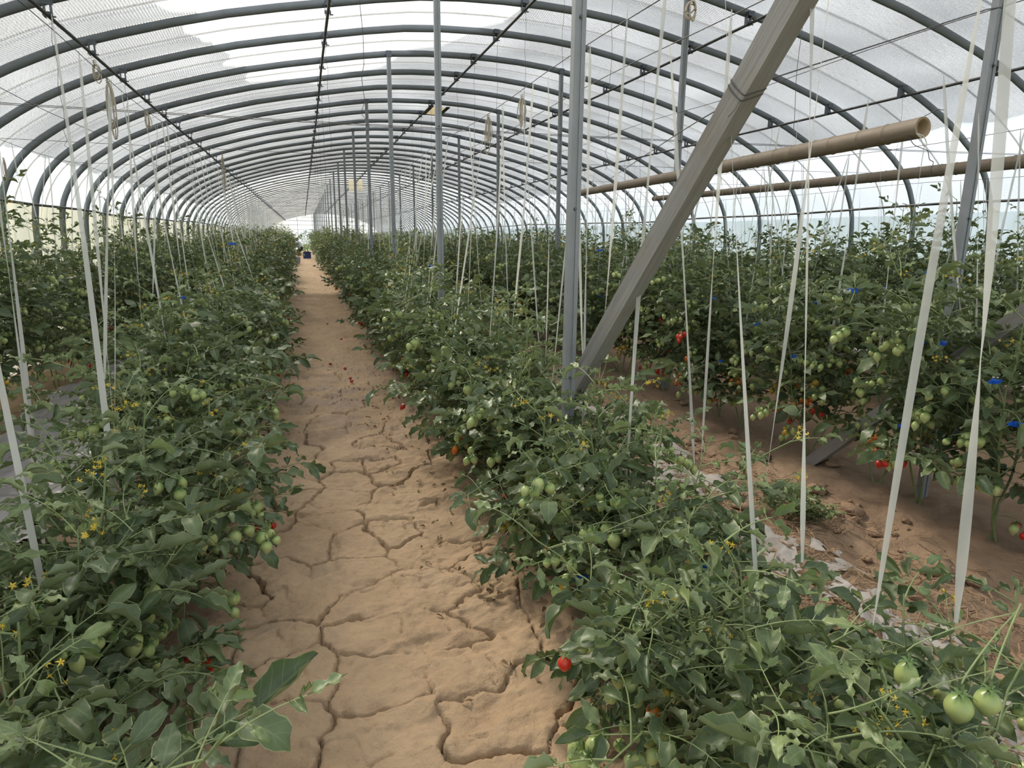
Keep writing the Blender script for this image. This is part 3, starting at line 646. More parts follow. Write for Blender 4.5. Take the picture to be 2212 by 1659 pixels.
def fruit_mat(r, h):
    A = np.eye(4); tilt = Matrix.Rotation(r.normal(0, .28), 4, 'X') @ Matrix.Rotation(r.normal(0, .28), 4, 'Y') @ Matrix.Rotation(r.uniform(0, 6.28), 4, 'Z'); s = r.uniform(.85, 1.15)
    A[:3, :3] = np.array(tilt)[:3, :3]*s; A[:3, 3] = h; return A
def flower_tpl(seed):
    r = np.random.default_rng(seed); mb = MB(); P = spline([(0, 0, 0), (0, .03, .02), (r.normal(0, .01), .07, .02), (r.normal(0, .02), .10, -.01)], 7); mb.tube(P, .0012, 3, 1)
    for i in range(int(r.integers(4, 7))):
        q = P[min(6, 2+i)]; d = np.array([(-1)**i*.6, .3, -.5])+r.normal(0, .35, 3); d /= np.linalg.norm(d); c = q+d*.02; mb.tube([q, c], .0009, 3, 1)
        A = frame(c, d)
        for k in range(5):
            b = k*1.2566+.2; p0 = A[:3, 3]; u = A[:3, 0]*math.cos(b)+A[:3, 2]*math.sin(b); v = A[:3, 0]*-math.sin(b)+A[:3, 2]*math.cos(b); l = .011
            mb.raw([p0-v*.0015, p0+v*.0015, p0+u*l*.6+v*.0022+A[:3, 1]*.003, p0+u*l*.6-v*.0022+A[:3, 1]*.003, p0+u*l*1.1-A[:3, 1]*.002, p0+u*l*1.1+v*.0006-A[:3, 1]*.002], [[0, 1, 2, 3], [3, 2, 5, 4]], None, 0, .5)
        mb.tube([c, c+d*.010], [.0022, .0008], 4, 0)
    return mb
FLT = [flower_tpl(300+s).tpl() for s in range(5)]
FLM = []
for tp in FLT:
    mb = MB(); mb.add(tp); FLM.append(mb.mesh('flower_cluster', [M['flower'], M['stem_pale']]))
clipm = MB(); clipm.box((0, 0, 0), (.012, .006, .0065)); clipm.box((.019, 0, .001), (.008, .0022, .0055)); clipm.box((-.019, 0, .001), (.008, .0022, .0055)); clipm.box((0, .009, 0), (.006, .004, .008))
clip_me = clipm.mesh('plant_clip', [M['clip']], False)

def gen_plant(seed, h, spread=.50, bare=.12, dens=1.0):
    """skeleton of one plant: stems, leaves, fruit trusses and flower clusters in plant space"""
    r = np.random.default_rng(seed); stems, leaves, trusses, flowers = [], [], [], []
    def grow(p, d, L, up, sag, wob, r0, r1, lev):
        n = max(4, int(L/.07)); P = [np.array(p, float)]; d = np.array(d, float)
        for i in range(n):
            d = d+r.normal(0, wob, 3)+np.array([0, 0, up-sag*(i/n)]); d /= np.linalg.norm(d); q = P[-1]+d*L/n
            q[2] = max(q[2], .05); P.append(q)
        P = np.array(P); stems.append((P, np.linspace(r0, r1, len(P)), lev)); return P
    nst = 2
    for s in range(nst):
        az = r.uniform(0, 6.28); P = grow((r.normal(0, .02), r.normal(0, .02), -.02), (math.cos(az)*.35, math.sin(az)*.30, 1), h*(1.06 if s == 0 else r.uniform(.75, .98)), .10, 0, .10, .0072, .0026, 0)
        ph = r.uniform(0, 6.28); tot = h
        k = len(P)
        nleaf = int(h*(1 if s == 0 else .8)/.085*dens)
        for i in range(nleaf):
            f = bare+(1-bare)*(i+r.uniform(0, 1))/nleaf; p = np.array([np.interp(f*(k-1), np.arange(k), P[:, c]) for c in range(3)]); ph += 2.4+r.normal(0, .35)
            zf = p[2]/h; kind = 2 if zf > .80+r.normal(0, .07) else (1 if zf > .42+r.normal(0, .1) else 0)
            leaves.append((p, np.array([math.cos(ph), math.sin(ph), .30 if kind < 2 else .6]), kind, r.uniform(.8, 1.2)))
        ns = int(4+2*h)
        for i in range(ns):
            f = (.10 if bare < .2 else .22)+(.62 if bare < .2 else .52)*(i+r.uniform(0, 1))/ns; p = np.array([np.interp(f*(k-1), np.arange(k), P[:, c]) for c in range(3)]); a = r.choice([0, math.pi])+r.normal(0, .75)
            L = spread*r.uniform(.55, 1.15)*(1.1-.35*f); low = f < .28
            Q = grow(p, (math.cos(a), math.sin(a)*.8, .25 if low else .75), L, .05, .22 if low else .05, .16, .0042, .0020, 1); m = len(Q)
            nn = max(3, int(L/.075*dens)); ph2 = r.uniform(0, 6.28)
            for j in range(nn):
                g = .2+.8*(j+r.uniform(0, 1))/nn; q = np.array([np.interp(g*(m-1), np.arange(m), Q[:, c]) for c in range(3)]); ph2 += 2.4+r.normal(0, .4)
                zf = q[2]/h; kind = 2 if zf > .82+r.normal(0, .07) else (1 if zf > .45+r.normal(0, .1) else 0)
                leaves.append((q, np.array([math.cos(ph2), math.sin(ph2), .25]), kind, r.uniform(.7, 1.05)))
            if r.random() < .7: trusses.append((Q[m//2], np.array([math.cos(a)+r.normal(0, .4), math.sin(a)+r.normal(0, .4), .1]), int(r.integers(2, 6)), Q[m//2][2]/h))
            if r.random() < .22 and Q[-1][2] > .6*h: flowers.append((Q[-1], np.array([math.cos(a), math.sin(a), .3])))
        for z in np.arange(.20, .86, .12/max(.6, h)*.9):
            f = z+r.normal(0, .02); p = np.array([np.interp(f*(k-1), np.arange(k), P[:, c]) for c in range(3)]); a = r.choice([0, math.pi])+r.normal(0, .8)
            trusses.append((p, np.array([math.cos(a), math.sin(a), .25]), int(r.integers(3, 7)), z))
        for f in ((.88, .97) if r.random() < .6 else (.93,)):
            p = np.array([np.interp(f*(k-1), np.arange(k), P[:, c]) for c in range(3)]); a = r.uniform(0, 6.28); flowers.append((p, np.array([math.cos(a), math.sin(a), .4])))
    return dict(stems=stems, leaves=leaves, trusses=trusses, flowers=flowers, h=h)
def fruit_colour(r, zf):
    if zf < .34: return r.choice(['green', 'yellow', 'orange', 'red'], p=[.60, .14, .12, .14])
    if zf < .5: return r.choice(['green', 'yellow', 'orange', 'red'], p=[.90, .05, .03, .02])
    return 'green'
def stem_builder(sk, n0=6):
    mb = MB()
    for P, R, lev in sk['stems']: mb.tube(spline(P, len(P)*2) if lev == 0 and n0 > 4 else P, np.interp(np.linspace(0, 1, len(P)*2), np.linspace(0, 1, len(R)), R) if lev == 0 and n0 > 4 else R, n0 if lev == 0 else max(3, n0-2), 0)
    return mb
def leaf_matrix(r, p, d, s):
    A = frame(p, d, np.array([0, 0, 1.])+r.normal(0, .25, 3)); A[:3, :3] *= s; return A

PLANTS = []                                   # (root, location, height) of every individual plant
def real_plant(seed, row, y, h, hi, label, group, x=None, sk=None, leafscale=1.0):
    r = np.random.default_rng(seed+9000); sk = sk or gen_plant(seed, h, .60 if row in 'AC' and y < 4.2 else (.34 if row in 'BF' else .50), .12 if row in 'AC' else .205, .98 if hi else 1.12); X = ROWS[row]+r.normal(0, .05) if x is None else x
    e = empty('tomato_plant', (X, y, float(hbase(np.array(X), y))-.01), r.uniform(-.25, .25)); tag(e, label, 'tomato plant', group)
    stem_builder(sk, 6 if hi else 4).build('stem', M['stem'], e)
    for p, d, k, s in sk['leaves']:
        link('leaf', LM[k, hi][int(r.integers(NV))], e, leaf_matrix(r, p, d, s*leafscale))
    for p, d, nf, zf in sk['trusses']:
        if zf > .80: continue
        P, hang = truss_shape(r, nf); mb = MB(); truss_stalk(mb, P, hang, 4 if hi else 3); t = mb.build('fruit_truss', M['stem_pale'], e); t.matrix_basis = Matrix(frame(p, d).tolist()); col = fruit_colour(r, zf)
        Ri = frame(p, d)[:3, :3].T
        for q, hp in hang:
            A = fruit_matrix_world(r, Ri, hp); c = col if r.random() < .6 else 'green'
            o = link('tomato', FMESH[hi, c][int(r.integers(4 if zf < .7 else 5))], t, A)
            if c != 'green': o['label'] = {'yellow': 'yellowing tomato', 'orange': 'orange ripening tomato', 'red': 'ripe red tomato'}[c]
    for p, d in sk['flowers']: link('flower_cluster', FLM[int(r.integers(5))], e, leaf_matrix(r, p, d, r.uniform(.6, .95)))
    PLANTS.append((e, np.array([X, y, 0.0]), h)); return e
def fruit_matrix_world(r, Ri, hp):
    B = fruit_mat(r, hp); A = np.eye(4); A[:3, :3] = Ri@B[:3, :3]; A[:3, 3] = hp; return A

def block_meshes(seed, h):
    """a whole plant as a few joined parts, for the plants whose leaves are too small to pick apart"""
    r = np.random.default_rng(seed+500); sk = gen_plant(seed, h, .52, .08, 1.0); fo, yo, fr, fl = MB(), None, MB(), MB()
    st = stem_builder(sk, 4).mesh('stem', [M['stem']])
    for p, d, k, s in sk['leaves']:
        tp = LT[k, False][int(r.integers(NV))]; mats = tp[3]+(2 if k == 2 else 0); fo.add(tp, leaf_matrix(r, p, d, s*1.06), mats, r.uniform(-.25, .25))
    CI = {'green': 0, 'yellow': 2, 'orange': 3, 'red': 4}
    for p, d, nf, zf in sk['trusses']:
        if zf > .80: continue
        P, hang = truss_shape(r, nf); A = frame(p, d); col = fruit_colour(r, zf); mb = MB(); truss_stalk(mb, P, hang, 3); fr.add(mb.tpl(), A, 5)
        for q, hp in hang:
            tp = FT[False][int(r.integers(5))]; ci = CI[col if r.random() < .6 else 'green']; B = A@fruit_matrix_world(r, A[:3, :3].T, hp); fr.add(tp, B, np.where(tp[3] == 0, ci, 1))
    for p, d in sk['flowers']: fl.add(FLT[int(r.integers(5))], leaf_matrix(r, p, d, 1.0))
    return dict(stem=st, foliage=fo.mesh('foliage', mats_leaf(0)+mats_leaf(2)), tomatoes=fr.mesh('tomatoes', [M['fruit_green'], M['calyx'], M['fruit_yellow'], M['fruit_orange'], M['fruit_red'], M['stem_pale']]), flowers=fl.mesh('flowers', [M['flower'], M['stem_pale']]), h=h)
BLK = {'mid': [block_meshes(700+i, 1.22) for i in range(4)], 'tall': [block_meshes(800+i, 1.55) for i in range(6)]}
def block_plant(b, X, y, s, rz, label, group, nx=1.0):
    e = empty('tomato_plant', (X, y, float(hbase(np.array(X), y))-.01), rz, s); e.scale = (s*nx, s, s); tag(e, label, 'tomato plant', group)
    for k in ('stem', 'foliage', 'tomatoes', 'flowers'):
        o = link(k, b[k], e)
        if k != 'stem': o['kind'] = 'stuff'
    PLANTS.append((e, np.array([X, y, 0.0]), b['h']*s)); return e
def row_height(row, y):
    if row in 'AC':
        return float(np.interp(y, [0, 1.2, 2.0, 2.8, 3.8, 5.2, 8, 13, 18, 30], [.72, .72, .76, .90, 1.04, 1.16, 1.28, 1.42, 1.6, 1.72]))
    return {'B': 1.66, 'D': 1.52, 'E': 1.62, 'F': 1.66}[row]
def visible(X, y, z):
    q = np.array([X, y, z-HC]); d = q@CW
    if d < .4: return False
    u, v = 1106+FPX*(q@CR)/d, 829.5-FPX*(q@CU)/d; m = FPX*.7/d
    return -m < u < 2212+m and -m*1.5 < v < 1659+m*1.6
STEP = .40; far_pts = []; n_ind = 0
GRP = {k: 'tomato plants in the '+BEDN[k] for k in ROWS}
PL = []
for row, X in ROWS.items():
    rr = np.random.default_rng(ord(row)); y = .85+rr.uniform(0, .2) if row in 'AC' else .8
    while y < Y1-1.2:
        hh = row_height(row, y)*rr.uniform(.90, 1.08)
        X = rowx(row, y)
        if any(visible(X+dx, y, z) for dx in (-.4, .4) for z in (.1, hh)): PL.append((math.hypot(X, y), row, y, hh, rr.uniform(-.07, .07), int(rr.integers(1e6))))
        y += STEP*rr.uniform(.85, 1.15)
PL += [(1.4, 'C', .80, .72, .30, 777)]
PL.sort()
def plant_label(row, d):
    return {'B': 'tall dark leafy tomato plant in the '+BEDN['B'], 'A': 'leafy tomato plant with green plum fruit in the '+BEDN['A'], 'C': 'leafy tomato plant with green plum fruit in the '+BEDN['C'],
            'D': 'tall tomato plant hung with green fruit in the '+BEDN['D'], 'E': 'tall tomato plant in the '+BEDN['E'], 'F': 'tall tomato plant in the '+BEDN['F']}[row]
R_HI, R_LEAF = 4.3, 7.6
for i, (d, row, y, hh, dx, sd) in enumerate(PL):
    X = rowx(row, y)+dx
    if i >= 285: far_pts.append((X, y, hh, sd)); continue
    if d < R_LEAF: real_plant(sd % 100000, row, y, hh, d < R_HI, plant_label(row, d), GRP[row], X, None, 1.0 if d < R_HI else 1.05)
    else:
        fam = BLK['mid'] if hh < 1.36 else BLK['tall']; b = fam[sd % len(fam)]; block_plant(b, X, y, hh/b['h'], (sd % 628)/100 if row not in 'BF' else (sd % 2)*math.pi, plant_label(row, d), GRP[row], .70 if row in 'BF' else 1.0)
# every further plant: one object, instances of the joined plants
if far_pts:
    fme = bpy.data.meshes.new('far_tomato_rows'); fp = np.array([(x, y, float(hbase(np.array(x), y))-.01) for x, y, h, s in far_pts], np.float32)
    fme.vertices.add(len(fp)); fme.vertices.foreach_set('co', fp.ravel())
    a = fme.attributes.new('var', 'INT', 'POINT'); a.data.foreach_set('value', np.array([s % 6 for *_, s in far_pts], np.int32))
    a = fme.attributes.new('rz', 'FLOAT', 'POINT'); a.data.foreach_set('value', np.array([(s % 628)/100 for *_, s in far_pts], np.float32))
    a = fme.attributes.new('sc', 'FLOAT', 'POINT'); a.data.foreach_set('value', np.array([h/1.55 for x, y, h, s in far_pts], np.float32))
    fo = tag(link('far_tomato_rows', fme), 'distant rows of tomato plants running to the end wall', 'tomato plants', kind='stuff')
    ng = bpy.data.node_groups.new('far_rows', 'GeometryNodeTree'); ng.interface.new_socket('Geometry', in_out='INPUT', socket_type='NodeSocketGeometry'); ng.interface.new_socket('Geometry', in_out='OUTPUT', socket_type='NodeSocketGeometry')
    N = ng.nodes; gi, go = N.new('NodeGroupInput'), N.new('NodeGroupOutput'); jn = N.new('GeometryNodeJoinGeometry')
    def named(nm, ty): q = N.new('GeometryNodeInputNamedAttribute'); q.data_type = ty; q.inputs[0].default_value = nm; return q.outputs[0]
    cx = N.new('ShaderNodeCombineXYZ'); ng.links.new(named('rz', 'FLOAT'), cx.inputs[2])
    src = {}
    for o in list(COL.objects):
        if o.parent and o.data and o.type == 'MESH':
            for i, b in enumerate(BLK['tall']):
                for k in ('stem', 'foliage', 'tomatoes', 'flowers'):
                    if o.data == b[k]: src.setdefault((i, k), o)
    for i in range(6):
        j2 = N.new('GeometryNodeJoinGeometry'); got = False
        for k in ('stem', 'foliage', 'tomatoes', 'flowers'):
            if (i, k) in src:
                oi = N.new('GeometryNodeObjectInfo'); oi.transform_space = 'ORIGINAL'; oi.inputs[0].default_value = src[i, k]; ng.links.new(oi.outputs['Geometry'], j2.inputs[0]); got = True
        if not got: continue
        g2 = N.new('GeometryNodeGeometryToInstance'); ng.links.new(j2.outputs[0], g2.inputs[0]); ip = N.new('GeometryNodeInstanceOnPoints'); cp = N.new('FunctionNodeCompare'); cp.data_type = 'INT'; cp.operation = 'EQUAL'
        ng.links.new(named('var', 'INT'), cp.inputs[2]); cp.inputs[3].default_value = i; ng.links.new(gi.outputs[0], ip.inputs['Points']); ng.links.new(cp.outputs[0], ip.inputs['Selection']); ng.links.new(g2.outputs[0], ip.inputs['Instance'])
        ng.links.new(cx.outputs[0], ip.inputs['Rotation']); ng.links.new(named('sc', 'FLOAT'), ip.inputs['Scale']); ng.links.new(ip.outputs[0], jn.inputs[0])
    ng.links.new(jn.outputs[0], go.inputs[0]); md = fo.modifiers.new('rows', 'NODES'); md.node_group = ng
print('PLANTS', len(PL), 'individual', len(PLANTS), 'far', len(far_pts), 'objects', len(COL.objects))

# ================================================================== support tapes
def tape_mesh(p0, p1, w, seed, n=44):
    r = np.random.default_rng(seed); p0, p1 = np.array(p0, float), np.array(p1, float); t = np.linspace(0, 1, n); P = p0+(p1-p0)*t[:, None]
    sag = r.uniform(-.012, .012, 2); P[:, 0] += sag[0]*np.sin(t*math.pi); P[:, 1] += sag[1]*np.sin(t*math.pi)
    ang = r.uniform(-.5, .5)+r.uniform(-1.6, 1.6)*t+1.3*np.sin(t*r.uniform(2, 5)+r.uniform(0, 6))
    ww = w*.5*(1-.75*np.exp(-(t/.03)**2)-.6*np.exp(-((1-t)/.05)**2)); d = np.c_[np.cos(ang), np.sin(ang), 0*t]
    nrm = np.c_[-np.sin(ang), np.cos(ang), 0*t]; G = np.stack([P-d*ww[:, None], P+nrm*(ww*.18)[:, None], P+d*ww[:, None]], 1)
    mb = MB(); U = np.dstack([np.broadcast_to(np.linspace(0, .02, 3)[None], (n, 3)), np.broadcast_to((t*1.5)[:, None], (n, 3))]); mb.grid(G, 0, U); return mb
TAPES = 0
TLAB = {k: 'white plastic support tape hanging over the '+BEDN[k] for k in ROWS}
def tape(p0, p1, w, seed, row, label=None):
    global TAPES; TAPES += 1
    p0 = np.array(p0, float); mb = tape_mesh((0, 0, 0), np.array(p1)-p0, w, seed); o = mb.build('support_tape', M['tape']); o.location = p0
    return tag(o, label or TLAB[row], 'tape', None if label else 'support tapes of the '+BEDN[row])
XT = 1.2
NEAR = [  # row, top pixel, bottom pixel, plane at the top, plane at the bottom, width, own label
    ('C', (2185, -130), (2065, 1345), 1.2, 1.2, .019, None), ('C', (2150, -140), (1886, 1350), 1.2, 1.15, .017, None), ('C', (1758, -110), (1733, 1215), 1.2, 1.17, .0155, None),
    ('C', (1565, -60), (1637, 1310), 1.2, 1.13, .013, None), ('C', (1785, 20), (1648, 1075), 1.35, 1.5, .014, None), ('C', (1440, -40), (1352, 1050), 1.2, 1.2, .016, None),
    ('C', (1357, 5), (1284, 930), 1.2, 1.25, .014, None), ('C', (1455, 230), (1500, 1010), 1.5, 1.5, .014, None), ('C', (1572, 150), (1514, 1010), 1.5, 1.5, .015, None),
    ('C', (1275, 95), (1258, 930), 1.2, 1.2, .014, None), ('C', (1246, 120), (1262, 900), 1.2, 1.2, .012, None), ('C', (1247, 330), (1188, 880), 1.2, 1.12, .015, 'white tape slanting across the front of the channel post'),
    ('C', (1184, 165), (1178, 790), 1.2, 1.2, .013, None), ('C', (1128, 215), (1165, 760), 1.2, 1.2, .012, None), ('C', (1150, 200), (1105, 720), 1.2, 1.2, .013, None), ('C', (1085, 230), (1100, 720), 1.2, 1.2, .011, None),
    ('A', (111, 30), (268, 1255), -.92, -.66, .021, 'widest white tape, tied by the purlin clamp, over the silver mulch row'), ('A', (-20, 330), (108, 1290), -1.5, -1.0, .021, None), ('A', (-5, 300), (78, 1000), -1.6, -1.25, .018, None),
    ('A', (-60, 560), (176, 1690), -.9, -.62, .017, None), ('A', (170, 110), (262, 1110), -.92, -.75, .014, None), ('A', (240, 190), (226, 820), -.92, -.85, .015, None), ('A', (232, 180), (248, 900), -.92, -.8, .012, None),
    ('A', (276, 215), (308, 720), -.92, -.85, .013, None), ('A', (262, 200), (385, 900), -.92, -.72, .013, None), ('A', (312, 240), (402, 700), -.92, -.8, .013, None), ('A', (340, 262), (330, 640), -.92, -.9, .012, None), ('A', (352, 275), (400, 660), -.92, -.85, .012, None)]
for q, (row, a, b, Xa, Xb, w, lab) in enumerate(NEAR):
    p0, p1 = onX(*a, Xa), onX(*b, Xb); zt = HC+.80
    if p0[2] < zt: p0 = p1+(p0-p1)*(zt-p1[2])/(p0[2]-p1[2])               # carried on up to its wire
    tape(p0, p1, w, 60+q, row, lab)
rt = np.random.default_rng(5); far_t = MB()
cand = sorted(PL)
for d, row, y, hh, dx, sd in cand:
    if (row == 'C' and y < 3.7) or (row == 'A' and y < 5.0) or y > 46: continue
    for rep in range(2 if rt.random() < .45 else 1):
        X = rowx(row, y)+dx; ty = y+rt.normal(0, .10); zt = HC+WH[row]+.01 if row != 'D' else HC+rt.choice([.62, .80]); p0 = np.array([WX[row]+rt.normal(0, .01 if row != 'D' else .15), ty, zt])
        p1 = np.array([X+rt.normal(0, .12), y+rt.normal(0, .12), hh*rt.uniform(.35, .6)]); w = rt.uniform(.009, .015)
        if TAPES < 296: tape(p0, p1, w, sd % 9999+rep, row)
        else:
            mb = tape_mesh(p0, p1, w, sd % 9999+rep, 6); far_t.add(mb.tpl())
tag(far_t.build('far_support_tapes', M['tape']), 'distant white support tapes above the rows towards the end wall', 'tapes', kind='stuff')

# ================================================================== special fruit and clips on the nearest plants
def nearest(row_x, p): return min((q for q in PLANTS if abs(q[1][0]-row_x) < .35), key=lambda q: abs(q[1][1]-p[1]))[0]
def local(e, p): return np.array(e.matrix_basis.inverted() @ Vector(p.tolist()))
for e, loc, h in PLANTS: e.matrix_basis                                    # (plants carry no parent: basis is world)
SPOT = [(1220, 1432, .53, 'red', 1, .78), (1260, 1405, .64, 'green', 0, .75), (1412, 1535, .74, 'orange', 1, .85), (1393, 1505, .74, 'green', 3, .8), (1437, 1500, .76, 'yellow', 2, .75), (1236, 1222, .72, 'green', 2, .95), (1182, 1222, .70, 'green', 3, .85), (1200, 1215, .72, 'green', 0, .85),
        (1962, 1445, 1.1, 'green', 2, 1.25), (1940, 1560, 1.1, 'green', 2, 1.25), (2076, 1515, 1.1, 'green', 1, 1.15), (2138, 1505, 1.15, 'green', 1, 1.05), (1637, 1420, 1.05, 'green', 2, .95), (1544, 1365, 1.02, 'green', 0, .9), (1590, 1370, 1.08, 'green', 1, .9), (1455, 1240, 1.1, 'green', 2, .95), (1395, 1215, 1.0, 'green', 0, .9), (1280, 1190, .92, 'green', 1, .85),
        (145, 1245, -.72, 'green', 0, .95), (165, 1238, -.74, 'green', 0, .9), (207, 1230, -.70, 'green', 2, .95), (28, 1430, -.78, 'green', 2, 1.1), (205, 1318, -.64, 'green', 2, .95), (258, 1312, -.62, 'green', 0, .9), (262, 1335, -.62, 'green', 1, .9), (288, 1278, -.62, 'yellow', 1, .9), (327, 1253, -.58, 'green', 0, .9), (313, 1418, -.5, 'green', 0, .9), (333, 1438, -.48, 'green', 0, .85), (283, 1505, -.52, 'yellow', 1, .9), (50, 1340, -.8, 'green', 1, 1.0)]
for q, (px, py, X, col, k, s) in enumerate(SPOT):
    p = onX(px, py-14, X); e = nearest(ROWS['C'] if X > 0 else ROWS['A'], p); lp = local(e, p); mb = MB()
    stem = np.array([0, 0, lp[2]+.10]); mb.tube(spline([lp+(0, 0, .01), lp+(0, 0, .035), lp*.55+stem*.45+(0, 0, .03), stem], 9), .0017, 4); t = mb.build('fruit_truss', M['stem_pale'], e)
    A = np.eye(4); A[:3, :3] *= s; A[:3, 3] = lp; o = link('tomato', FMESH[True, col][k], t, A)
    if col != 'green': o['label'] = {'yellow': 'yellowing tomato', 'orange': 'orange ripening tomato', 'red': 'ripe red tomato'}[col]
CLIPS = [(190, 1028, 'A', -.95, 1.9), (320, 926, 'A', -.85, 1.1), (395, 643, 'A', -.8, 1.0), (502, 527, 'A', -.75, 1.6), (1187, 1035, 'C', 1.0, 1.0), (1255, 1247, 'C', .9, 1.0), (1520, 1225, 'C', 1.1, 1.1), (930, 575, 'C', 1.0, 1.0), (1012, 866, 'C', .9, .9), (1296, 541, 'D', 2.9, 1.2), (1948, 920, 'D', 2.75, 1.0), (2197, 917, 'D', 2.75, 1.5), (1842, 628, 'D', 2.9, 1.9), (1905, 625, 'D', 2.9, 1.1),
         (1930, 663, 'D', 2.85, 1.0), (1800, 657, 'D', 2.9, .9), (1558, 780, 'D', 2.85, 1.1), (1540, 645, 'D', 2.9, .9), (1928, 755, 'D', 2.8, 1.2), (1995, 740, 'D', 2.8, 1.0), (2040, 742, 'D', 2.8, 1.2), (2005, 590, 'D', 2.9, .9), (1763, 655, 'D', 2.9, .8), (1300, 640, 'D', 2.9, .9), (1715, 770, 'D', 2.85, 1.1), (1635, 700, 'D', 2.9, .9), (2150, 825, 'D', 2.75, 1.2), (1890, 845, 'D', 2.75, .9)]
for px, py, row, X, s in CLIPS:
    p = onX(px, py, X); e = nearest(ROWS[row], p); lp = local(e, p); sc_ = e.scale[0]; o = link('plant_clip', clip_me, e); o.location = lp.tolist(); o.scale = (s/sc_,)*3; o.rotation_euler = (RNG.normal(0, .2), RNG.normal(0, .15), RNG.normal(0, .4)); o['label'] = 'blue plastic plant clip'

for px, py, X, lab in ((1220, 1432, .6, 'low tomato plant with one ripe red tomato hanging beside the mud path'), (1962, 1445, 1.1, 'low tomato plant with long smooth green fruit hanging over torn mulch'), (190, 1028, -.95, 'tomato plant held by a long blue clip above the silver mulch'), (1520, 1225, 1.1, 'tomato plant with a blue clip on its stem by torn mulch'), (28, 1430, -.78, 'low tomato plant with a fat green tomato beside a slanting tape'), (1180, 760, 1.05, 'leafy tomato plant crowding the post beside the timber brace'), (948, 600, 1.05, 'leafy tomato plant at the next post after the brace post')):
    e = nearest(ROWS['C'] if X > 0 else ROWS['A'], onX(px, py, X)); e['label'] = lab
    if 'group' in e: del e['group']

# ================================================================== litter on the ground
def crumple(x0, x1, y0, y1, nx, ny, amp, seed, ragged=.06, z=.02):
    gx, gy = np.meshgrid(np.linspace(0, 1, nx), np.linspace(0, 1, ny)); X = x0+(x1-x0)*gx; Y = y0+(y1-y0)*gy; bx = (gx-.5)*2; by = (gy-.5)*2
    X = X+ragged*fbm(Y*6, X*3, seed)*np.abs(bx)**2*2; Y = Y+ragged*fbm(X*7, Y*3, seed+4)*np.abs(by)**2*2
    Z = floor_z(X, Y)+z+amp*np.abs(fbm(X*7, Y*3.2, seed+8, 4))+amp*.5*fbm(X*19, Y*8, seed+12, 3); mb = MB(); mb.grid(np.dstack([X, Y, Z]), 0, np.dstack([X, Y])); return mb
tag(crumple(-2.15, -1.32, 1.4, 9.5, 40, 160, .045, 3, .10, .03).build('mulch_film', mat_simple('silver_grey_mulch', (.36, .34, .34), .32, 0, .22, 5)), 'silver grey mulch sheet lying between the cream side rows', 'mulch film')
for q, (x0, x1, y0, y1, am) in enumerate([(2.02, 2.42, 3.05, 4.1, .06), (2.0, 2.30, 2.20, 2.75, .03), (1.98, 2.22, 1.55, 2.15, .03), (1.80, 2.15, 1.15, 1.75, .035), (1.62, 1.98, 1.0, 1.5, .03), (2.15, 2.4, 4.6, 5.6, .05)]):
    tag(crumple(x0, x1, y0, y1, 30, 60, am, 20+q*7, .22, .02).build('torn_mulch', M['mulch']), ['billowing torn scrap of clear mulch film by the timber brace', 'flat torn scrap of clear mulch film under long leaves', 'thin torn strip of clear mulch film across the soil', 'crinkled clear mulch film among straw behind yellow flowers', 'narrow clear mulch rag below hanging green fruit', 'far torn clear mulch scrap on the soil strip', 'clear mulch rag at the foot of the back row'][q], 'mulch film')
rs_ = np.random.default_rng(12); mb = MB()
for q in range(4600):
    y = rs_.uniform(.9, 9) if q % 3 else rs_.uniform(1, 4); x = rs_.normal(2.12, .34) if q < 3900 else rs_.normal(-1.7, .3); L = rs_.uniform(.03, .14); a = rs_.uniform(0, 6.28)
    P = np.array([(x+L*(t-.5)*math.cos(a)+.01*math.sin(t*4+q), y+L*(t-.5)*math.sin(a), 0) for t in (0, .5, 1)]); P[:, 2] = floor_z(P[:, 0], P[:, 1])+.014+rs_.uniform(0, .025)*np.array([rs_.random(), 1, rs_.random()]); mb.tube(P, rs_.uniform(.0012, .0036), 3)
tag(mb.build('straw_litter', M['straw']), 'dry straw and plant stalks littering the soil between the rows', 'straw', kind='stuff')
mb = MB()
for q in range(420):
    y = rs_.uniform(.9, 6); x = rs_.normal(2.0, .32) if q % 3 else rs_.uniform(.4, .95); z = float(floor_z(np.array([x]), np.array([y]))[0])+.02 if x > 1.1 else float(path_z(np.array([x]), np.array([y]))[0])+.008
    leaflet(mb, rs_.uniform(.015, .05), rs_.uniform(.01, .025), .3, rs_.uniform(-1, 1.5), 1.2, leaf_matrix(rs_, (x, y, z), np.array([math.cos(q), math.sin(q), .1]), 1.0), 4, 3, 0, .5, rs_)
tag(mb.build('dead_leaf_litter', M['dry']), 'curled dead leaf scraps scattered on the soil', 'dead leaves', kind='stuff')
def clod(seed, s):
    r = np.random.default_rng(seed); nu, nv = 9, 7; a = np.arange(nu)*2*math.pi/nu; v = np.linspace(.05, math.pi-.05, nv); V = np.zeros((nv, nu, 3)); k = 1+.25*r.normal(0, 1, (nv, nu)); k[0] = k[-1] = 1
    V[..., 0] = np.sin(v)[:, None]*np.cos(a)*k*s; V[..., 1] = np.sin(v)[:, None]*np.sin(a)*k*s*.85; V[..., 2] = np.cos(v)[:, None]*k*s*.6
    i = np.arange(nv-1)[:, None]*nu; j = np.arange(nu)[None]; j2 = (j+1) % nu; mb = MB(); mb.raw(V.reshape(-1, 3), np.stack([i+j, i+nu+j, i+nu+j2, i+j2], -1).reshape(-1, 4)); return mb.mesh('soil_clod', [M['clod']], True)
CM = [clod(q, 1.0) for q in range(7)]
